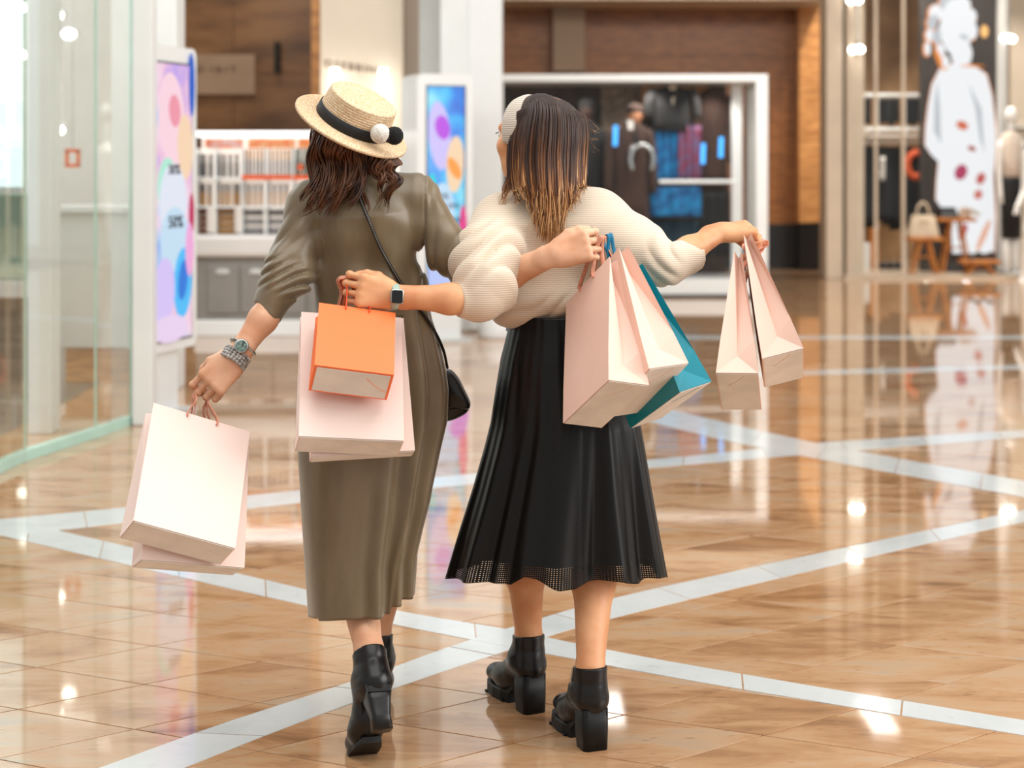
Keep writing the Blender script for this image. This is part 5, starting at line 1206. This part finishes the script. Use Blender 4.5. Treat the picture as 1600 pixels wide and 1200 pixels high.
bodyB.append(S.mesh(.0023)); frB2 = (ex, ey, ez)
v, f = join(bodyB); obB = obj('body', v, f, M_SKIN_B, PB_, True); add_eyes(PB_, eyesB, fB)
for s, e in zip((-1, 1), eyesB):
    lash = [e + np.cross(fB, uB) * (.013 * math.cos(a)) * s + fB * .0135 + uB * (.002 + .005 * math.sin(a)) for a in np.linspace(0, math.pi, 9)]
    MB().tube(lash, .0014, 5).build('eyelash', M_RIBBON, PB_)
# sweater
S = Solid()
S.ell(at(860, 385, 4.765), (.165, .122, .165), None, .06).ell(at(862, 468, 4.765), (.158, .122, .075), None, .05).ell(at(800, 476, 4.74), (.068, .095, .06), None, .05)
S.cone(at(790, 342, 4.745), at(932, 336, 4.765), .062, .066, .06).cone(at(846, 302, 4.75), at(852, 340, 4.755), .066, .12, .05)
# left sleeve: loose, pushed up over the elbow, ribbed cuff
S.cone(at(780, 352, 4.72), at(762, 410, 4.58), .080, .086, .05).cone(at(762, 410, 4.58), at(758, 445, 4.50), .086, .080, .04).cone(at(758, 448, 4.50), at(748, 468, 4.475), .076, .060, .03)
S.cone(at(745, 470, 4.475), at(716, 471, 4.455), .049, .0435, .012, None, True)
# right sleeve: batwing
S.cone(at(925, 362, 4.76), at(985, 392, 4.67), .105, .088, .06).cone(at(985, 392, 4.67), at(1040, 412, 4.585), .085, .055, .04).cone(at(1040, 411, 4.585), at(1072, 405, 4.61), .054, .046, .03).cone(at(1068, 404, 4.605), at(1092, 400, 4.63), .042, .0395, .012, None, True)
S.disp(ringfold(at(770, 372, 4.66), at(748, 468, 4.48), .12, 36, .009, .6, .9)).disp(ringfold(at(1010, 398, 4.62), at(1068, 408, 4.6), .1, 45, .005, .2, .9)).disp(ringfold(at(862, 505, 4.77), at(862, 450, 4.77), .3, 60, .003, .3, .6)).disp(wob(8, 7, .12, .3, .0028))
dimple = lambda x, y, z: -.012 * np.exp(-((x - at(800, 0, 4.6)[0] - .35 * (z - at(0, 430, 4.6)[2])) / .012) ** 2) * ((z < at(0, 375, 4.6)[2]) & (z > at(0, 470, 4.6)[2]) & (y < 4.72))
v, f = S.mesh(.0036, cuts=[(at(862, 511, 4.77), (0, 0, -1), .3), (at(846, 290, 4.75), (-.05, .1, 1), .1)])
sweater = obj('sweater', v, f, M_KNIT, PB_, True)
nk = [at(846, 300, 4.75) * (1, 0, 1) + (.066 * math.cos(a), 4.75 + .068 * math.sin(a), .012 * math.sin(a)) for a in np.linspace(0, 6.2832, 33)[:-1]]
MB().tube(nk, .014, 10, 1.4, closed=True).build('sweater_collar', M_BAND, sweater, True)
# leather skirt
hx = [(690, 903), (750, 912), (795, 917), (808, 910), (822, 902), (838, 906), (852, 912), (868, 922), (888, 922), (908, 912), (950, 908), (975, 914), (1000, 914), (1010, 905), (1050, 900)]
hx = np.array(hx, float)
def hemB(t):
    if t > math.pi: return float(np.interp(869 + 173 * math.cos(t), hx[:, 0], hx[:, 1]))
    return 903 + 4 * math.sin(5 * t)
def foldB(th, t):
    ph = th * 10 + 1.3 * np.sin(2 * th + .6) + .7 * np.sin(5 * th)
    s = np.sin(ph); a = np.clip(t * 1.25 - .08, 0, 1)
    return 1 + .085 * a * np.sign(s) * np.abs(s) ** .75 + .03 * a * np.sin(th * 23 + 1) + .006 * np.sin(31 * th + 8 * t)
rowsB = [(492, 799, 932), (515, 794, 944), (560, 783, 962), (600, 776, 980), (660, 767, 1000), (700, 757, 1007), (760, 740, 1017), (840, 715, 1031), (905, 696, 1043), (930, 690, 1047)]
skB = loft_skirt('leather_skirt', rowsB, 4.75, lambda t: np.interp(t, (0, .15, .4, 1), (.105, .135, .17, .225)), hemB, foldB, M_SKIRT, PB_, nt=300, nz=120, thick=.002)
MB().loft([[at(866 + hw * math.cos(a), y, 4.77) * (1, 0, 1) + (0, 4.77 + r * math.sin(a), 0) for a in np.linspace(0, 6.2832, 49)[:-1]] for y, hw, r in ((516, 76, .125), (492, 70, .115))], cap=False).build('waistband', M_BOOT, skB, True)
# headband
bd = []
nb = 40; rgtB = np.cross(fB, uB)
for i in range(nb + 1):
    a = math.radians(-28) + (math.pi + math.radians(56)) * i / nb
    bd.append([wB(.0815 * math.cos(a), .012 + dy - .022 * (1 - abs(math.sin(a))) if False else .018 + dy, .024 + (.094 - .004 * abs(dy) / .02) * math.sin(a)) + unit(rgtB * math.cos(a) + uB * math.sin(a)) * (.004 * (1 - (dy / .03) ** 2)) for dy in np.linspace(-.028, .028, 9)])
hbv = [p for r in bd for p in r]; hbf = [(i * 9 + j, i * 9 + j + 1, (i + 1) * 9 + j + 1, (i + 1) * 9 + j) for i in range(nb) for j in range(8)]
hb_ = obj('headband', hbv, hbf, M_BAND, PB_, True); md = hb_.modifiers.new('band_thickness', 'SOLIDIFY'); md.thickness = .004
# hair: long and straight, brown going blond at the ends
st = []
HAX = np.array([np.cross(fB, uB), fB, uB])
def outside(p, c, r, ax):
    """keeps strands on or outside an ellipsoid"""
    q = (p - c) @ ax.T / np.array(r); k = np.linalg.norm(q, axis=1); s_ = np.where(k < 1.0, 1.0 / np.maximum(k, .3), 1.0)
    return c + ((q * s_[:, None]) * np.array(r)) @ ax
for i in range(720):
    u = RS.uniform(-1, 1); lay = RS.uniform(); cs_ = math.sqrt(max(0, 1 - u * u * .92)); dd = .012 * lay
    yend = 306 + 82 * max(0, 1 - ((u - .18) / .95) ** 2) ** .9 * (.72 + .28 * RS.uniform()) + RS.uniform(-10, 10)
    if u < -.55: yend = 300 + RS.uniform(-22, 22)
    if u > .5: yend = 345 - 95 * (u - .5) + RS.uniform(-26, 14)
    xe = 866 + 52 * u * (1 - .25 * max(0, (yend - 300) / 90)) + RS.normal(0, 5)
    if u < -.7: xe -= RS.uniform(0, 8)
    if u > .45: xe += 14 * (u - .45)
    top = (848 + 26 * u, 148 + 9 * u * u, 4.73 - .03 * cs_)
    c = [top, (857 + 52 * u, 172 + 10 * u * u, 4.73 - .085 * cs_ - dd), (858 + 62 * u, 212, 4.73 - .112 * cs_ - dd), (858 + 63 * u, 252, 4.725 - .115 * cs_ - dd), (862 + 60 * u, 292, 4.70 - .105 * cs_ - dd)]
    if yend > 318: c += [(865 + 52 * u + RS.normal(0, 3), 325 if yend > 340 else 312, 4.665 - .07 * cs_ - dd)]
    c += [(xe, max(yend, 300), 4.645 - .045 * cs_ - dd)]
    ang = math.pi / 2 - 1.25 * u
    c = [wB(.084 * math.cos(ang), -.006 - .02 * lay, .024 + .098 * math.sin(ang))] + [at(*q) for q in c[1:]]
    p = outside(outside(catmull(c, 24), wB(0, -.012, .031), (.080, .100, .092), HAX), at(858, 214, 4.725), (.100, .100, .110), np.eye(3)); p[:, 0] += .0025 * np.sin(np.linspace(0, 5, 24) + RS.uniform(0, 6)) * np.linspace(0, 1, 24)
    st.append((p, RS.uniform(.6, 1.05) * np.r_[np.linspace(.0030, .0036, 12), np.linspace(.0034, .0006, 12)]))
for i in range(16):         # flyaway strands on the right
    y0 = RS.uniform(180, 230); st.append((catmull([at(905, y0, 4.70), at(918, y0 + 4, 4.69), at(928 + RS.uniform(0, 14), y0 + RS.uniform(0, 22), 4.69)], 24), np.linspace(.0013, .0004, 24)))
for i in range(24):         # strands falling in front of the left shoulder
    x0 = RS.uniform(796, 812); st.append((catmull([at(x0, 215, 4.67), at(x0 - 3, 262, 4.66), at(792 + RS.normal(0, 4), 292, 4.66), at(784 + RS.normal(0, 4), 312 + RS.uniform(-8, 12), 4.66)], 24), np.r_[np.linspace(.002, .0026, 12), np.linspace(.0026, .0005, 12)]))
hairB = tube_hair(st, M_HAIR_B, 'hair', PB_, uvs=True)
S = Solid(); S.ell(wB(0, -.012, .031), (.0765, .0965, .0885), np.array([np.cross(fB, uB), fB, uB]), .01).ell(at(858, 214, 4.725), (.098, .098, .108), None, .03).cone(at(859, 230, 4.70), at(862, 290, 4.68), .085, .075, .04, ((0, 1, 0), .7))
v, f = S.mesh(.005, cuts=[(wB(0, .042, .0), fB, .3)]); ho = obj('hair_volume', v, f, mat('brown_hair_base', (52, 32, 21), .45, noise=.4, nscale=30, nstretch=(1.5, 1.5, .3), rgb2=(96, 58, 32)), hairB, True)
# smart watch on the left wrist
ex, ey, ez = frB1; fb = unit(beL - bwL)
w_ = MB(); w_.tube(ring_pts(bwL + fb * .004, fb, .0325, .027, ez), .0105, 8, .22, closed=True); wb = w_.build('watch', M_STRAP, PB_, True)
wcn = bwL + fb * .004 + ez * .0275; up_ = unit(np.cross(fb, ez)); up_ = up_ if up_[2] > 0 else -up_
rr_ = lambda s, z: [wcn + fb * p[0] + up_ * p[1] + ez * z for p in rbox_ring(0, 0, .0165 * s, .0195 * s, .006, 0, 5)]
MB().loft([rr_(.96, -.002), rr_(1, 0), rr_(1, .007), rr_(.95, .0085)]).build('watch_case', M_STEEL, wb, True)
MB().loft([rr_(.88, .0086), rr_(.86, .0094)]).build('watch_screen', M_WATCHG, wb)

# ------------------------------------------------------------------ paper shopping bags
M_PINK_LIT = mat('pink_paper_lit', (238, 214, 203), .55, noise=.02, nscale=5, bump=.06, bscale=14)  # paler copy of the pink paper, stronger light painted into its colour
M_PINK = mat('pink_paper', (238, 200, 182), .5, noise=.03, nscale=5, bump=.06, bscale=14)
M_ORANGE = mat('orange_paper', (252, 120, 56), .5, noise=.03, nscale=5, bump=.06, bscale=14)
M_TEAL = mat('teal_paper', (0, 132, 150), .45, noise=.04, nscale=5, bump=.06, bscale=14)
M_BASE = mat('greige_card', (230, 226, 220), .7, noise=.06, nscale=14, bump=.05, bscale=60)
M_HPINK = mat('rose_ribbon', (222, 150, 120), .6, noise=.1, nscale=60)
M_HOR = mat('orange_ribbon', (240, 84, 28), .6, noise=.1, nscale=60)
M_HTEAL = mat('teal_ribbon', (0, 120, 160), .6, noise=.1, nscale=60)
BAGS = {
 'pale_left_front': dict(R=[[0.8727, -0.4876, 0.025], [0.3559, 0.6705, 0.651], [-0.3342, -0.5592, 0.7587]], t=[-0.8114, 4.411, 0.8796], w=0.264, d=0.100, h=0.344, dt=0.060),
 'pale_left_back': dict(R=[[0.9022, -0.4311, -0.0105], [0.3963, 0.8194, 0.4141], [-0.1699, -0.3777, 0.9102]], t=[-0.8181, 4.4312, 0.8336], w=0.263, d=0.098, h=0.330, dt=0.060),
 'orange': dict(R=[[0.975, -0.2219, -0.0119], [0.1676, 0.6991, 0.6951], [-0.1459, -0.6797, 0.7188]], t=[-0.405, 4.4191, 1.1572], w=0.199, d=0.108, h=0.217, dt=0.060),
 'pale_mid': dict(R=[[0.978, -0.2052, -0.0364], [0.1942, 0.834, 0.5164], [-0.0756, -0.5122, 0.8555]], t=[-0.4254, 4.5088, 1.143], w=0.265, d=0.100, h=0.361, dt=0.030),
 'pale_mid_back': dict(R=[[0.9784, -0.1807, -0.1005], [0.2052, 0.9081, 0.365], [0.0254, -0.3777, 0.9256]], t=[-0.4224, 4.5344, 1.1279], w=0.267, d=0.060, h=0.360, dt=0.030),
 'pink_a': dict(R=[[0.3945, 0.9167, -0.0639], [-0.7635, 0.3657, 0.5323], [0.5113, -0.1612, 0.8442]], t=[0.2132, 4.5097, 1.2391], w=0.269, d=0.112, h=0.355, dt=0.030),
 'pink_b': dict(R=[[0.3372, 0.8944, -0.2939], [-0.7638, 0.4424, 0.47], [0.5504, 0.066, 0.8323]], t=[0.2428, 4.5274, 1.2582], w=0.276, d=0.116, h=0.348, dt=0.030),
 'teal': dict(R=[[0.4154, 0.8186, -0.3967], [-0.7812, 0.5444, 0.3054], [0.466, 0.183, 0.8657]], t=[0.2726, 4.5476, 1.2239], w=0.266, d=0.107, h=0.350, dt=0.030),
 'narrow_a': dict(R=[[-0.1591, 0.9848, 0.0698], [-0.8682, -0.1732, 0.465], [0.47, 0.0134, 0.8825]], t=[0.623, 4.6583, 1.2527], w=0.271, d=0.108, h=0.345, dt=0.020),
 'narrow_b': dict(R=[[-0.1529, 0.9654, -0.2112], [-0.9083, -0.0531, 0.4149], [0.3893, 0.2552, 0.885]], t=[0.6473, 4.6693, 1.3091], w=0.272, d=0.110, h=0.342, dt=0.020),
}
def shopping_bag(key, label, paper, ribbon, grip, spread=.02, inset=.003, push=0.):
    b = BAGS[key]; R = np.array(b['R']); t = np.array(b['t']); w, d, h, dt = b['w'] / 2, b['d'] / 2, b['h'], b['dt'] / 2
    U_, _, V__ = np.linalg.svd(R); R = U_ @ V__
    wl = lambda p: np.asarray(p, float) @ R.T + t
    lo = lambda p: (np.asarray(p, float) - t) @ R
    base = wl([(0, 0, -h)])[0]
    th = thing('shopping_bag', label, 'shopping bag', base, 'paper shopping bags')
    V_ = [(-w, -dt, 0), (w, -dt, 0), (w, dt, 0), (-w, dt, 0), (-w, -d, -h), (w, -d, -h), (w, d, -h), (-w, d, -h)]
    inn = math.sqrt(max(d * d - dt * dt, 0)) * .9; ap = -h + d * .95
    V_ += [(w - inn, 0, 0), (w - .016, 0, ap), (-w + inn, 0, 0), (-w + .016, 0, ap)]
    # fold line across front and back, a little proud
    zf = -h * .74; yf = -(dt + (d - dt) * .74)
    V_ += [(-w, yf - .0015, zf), (w, yf - .0015, zf), (w, -yf + .0015, zf), (-w, -yf + .0015, zf)]
    F_ = [(0, 12, 13, 1), (12, 4, 5, 13), (2, 14, 15, 3), (14, 6, 7, 15),
          (1, 13, 9, 8), (13, 5, 9), (8, 9, 14, 2), (9, 6, 14), (5, 6, 9), (3, 15, 11, 10), (15, 7, 11), (10, 11, 12, 0), (11, 4, 12), (7, 4, 11), (4, 7, 6, 5)]
    bo = obj('bag_body', wl(V_), F_, paper, th); md = bo.modifiers.new('paper_thickness', 'SOLIDIFY'); md.thickness = .0012
    i = inset
    mb = MB(); mb.loft([[(-w + i, -d + i, -h - .0022), (w - i, -d + i, -h - .0022), (w - i, d - i, -h - .0022), (-w + i, d - i, -h - .0022)], [(-w + i, -d + i, -h - .0006), (w - i, -d + i, -h - .0006), (w - i, d - i, -h - .0006), (-w + i, d - i, -h - .0006)]])
    bp = obj('base_panel', wl(mb.v), mb.f, M_BASE, th)
    # glued flap crease on the base
    mb = MB(); mb.tube([(w * .35, -d * .5, -h - .0024), (w * .62, 0, -h - .0024), (w * .9, d * .35, -h - .0024)], .0007, 4); obj('glue_crease', wl(mb.v), mb.f, paper, bp)
    g = lo(grip)
    for s in (-1, 1):
        a = np.array((-w * .30, s * (dt + .001), -.012)); c = np.array((w * .30, s * (dt + .001), -.012))
        pts = catmull([a, a + (0, s * .002, .016), g * .6 + a * .4 + (0, s * .004, .01), g + (-spread, s * .003, 0), g + (spread, s * .003, 0), g * .6 + c * .4 + (0, s * .004, .01), c + (0, s * .002, .016), c], 40)
        mb = MB(); mb.tube(pts, .0062, 8, .3); obj('handle', wl(mb.v), mb.f, ribbon, th, True)
    return th
gA1 = hA1(.128, .004, -.034); gB1 = hB1(.122, .022, -.034); gA2 = hA2(.118, .012, -.036); gB2 = hB2(.118, -.01, -.050)
shopping_bag('pale_left_front', 'pale pink paper bag hanging lowest left, front of two', M_PINK_LIT, M_HPINK, gA1)
shopping_bag('pale_left_back', 'pale pink paper bag mostly hidden behind the bag at lower left', M_PINK_LIT, M_HPINK, gA1)
shopping_bag('orange', 'small orange paper bag with greige base on the dress', M_ORANGE, M_HOR, gB1, .012, .007)
shopping_bag('pale_mid', 'large pale pink paper bag directly behind the orange bag', M_PINK_LIT, M_HPINK, gB1)
shopping_bag('pale_mid_back', 'pale pink paper bag hindmost against the olive dress', M_PINK_LIT, M_HPINK, gB1)
shopping_bag('pink_a', 'pink paper bag in front of the black skirt, nearest', M_PINK, M_HPINK, gA2)
shopping_bag('pink_b', 'pink paper bag between the front pink bag and teal bag', M_PINK, M_HPINK, gA2 + (.01, .005, 0))
shopping_bag('teal', 'teal paper bag behind the two pink bags', M_TEAL, M_HTEAL, gA2 + (.02, .005, .005))
shopping_bag('narrow_a', 'pink paper bag seen narrow side on, left of the outstretched pair', M_PINK, M_HPINK, gB2)
shopping_bag('narrow_b', 'pink paper bag seen narrow side on, rightmost of all bags', M_PINK, M_HPINK, gB2 + (.012, 0, .006))

# ------------------------------------------------------------------ black cross-body bag
cbC = at(704, 618, 4.78); cb_ = thing('crossbody_bag', 'black leather cross-body bag at the hip of the olive dress', 'handbag', at(700, 660, 4.78))
def pad(poly, Y0, Y1, m, name, par):
    P_ = catmull(np.array(poly + poly[:1], float), 48)[:-1]; c = P_.mean(0); rings = []
    for u, k in ((0, .82), (.08, .93), (.22, 1.), (.78, 1.), (.92, .93), (1, .82)): rings.append([at(*(c + (q - c) * k), 4.78) * (1, 0, 1) + (0, Y0 + (Y1 - Y0) * u, 0) for q in P_])
    return MB().loft(rings).build(name, m, par, True)
pad([(682, 590), (700, 579), (712, 588), (724, 610), (733, 630), (731, 642), (718, 651), (700, 657), (680, 655)], 4.745, 4.83, M_BAGBLK, 'body', cb_)
pad([(681, 588), (700, 577), (714, 587), (726, 609), (735, 629), (731, 637), (712, 636), (690, 640), (680, 632)], 4.73, 4.80, M_BAGBLK, 'flap', cb_)
b1, b2 = bvh_of(dressA), bvh_of(skA); path = []
for px, py in ((549, 275), (556, 292), (565, 316), (575, 341), (586, 368), (597, 392), (608, 412), (620, 432), (632, 450), (644, 466), (655, 482)):
    q = on_surface(b1, px, py, .006) if py < 476 else on_surface(b2, px, py, .008)
    if q is None: q = on_surface(b2, px, py, .006)
    if q is not None: path.append(q)
path = [at(551, 262, 4.60)] + path + [at(676, 512, 4.62), at(692, 545, 4.68), at(699, 575, 4.75)]
cp = catmull(path, 150)
mb = MB(); mb.tube(cp, .0042, 7); so_ = mb.build('strap', M_BAGBLK, cb_, True)
ch = MB()
for i in range(0, len(cp) - 1, 1):
    if i > 105: break
    ch.sphere(cp[i] + (0, -.0035, 0), .0023, 6, 4)
ch.build('chain', mat('gunmetal_chain', (120, 118, 114), .3, metal=.8, noise=.1, nscale=60), so_, True)['kind'] = 'stuff'
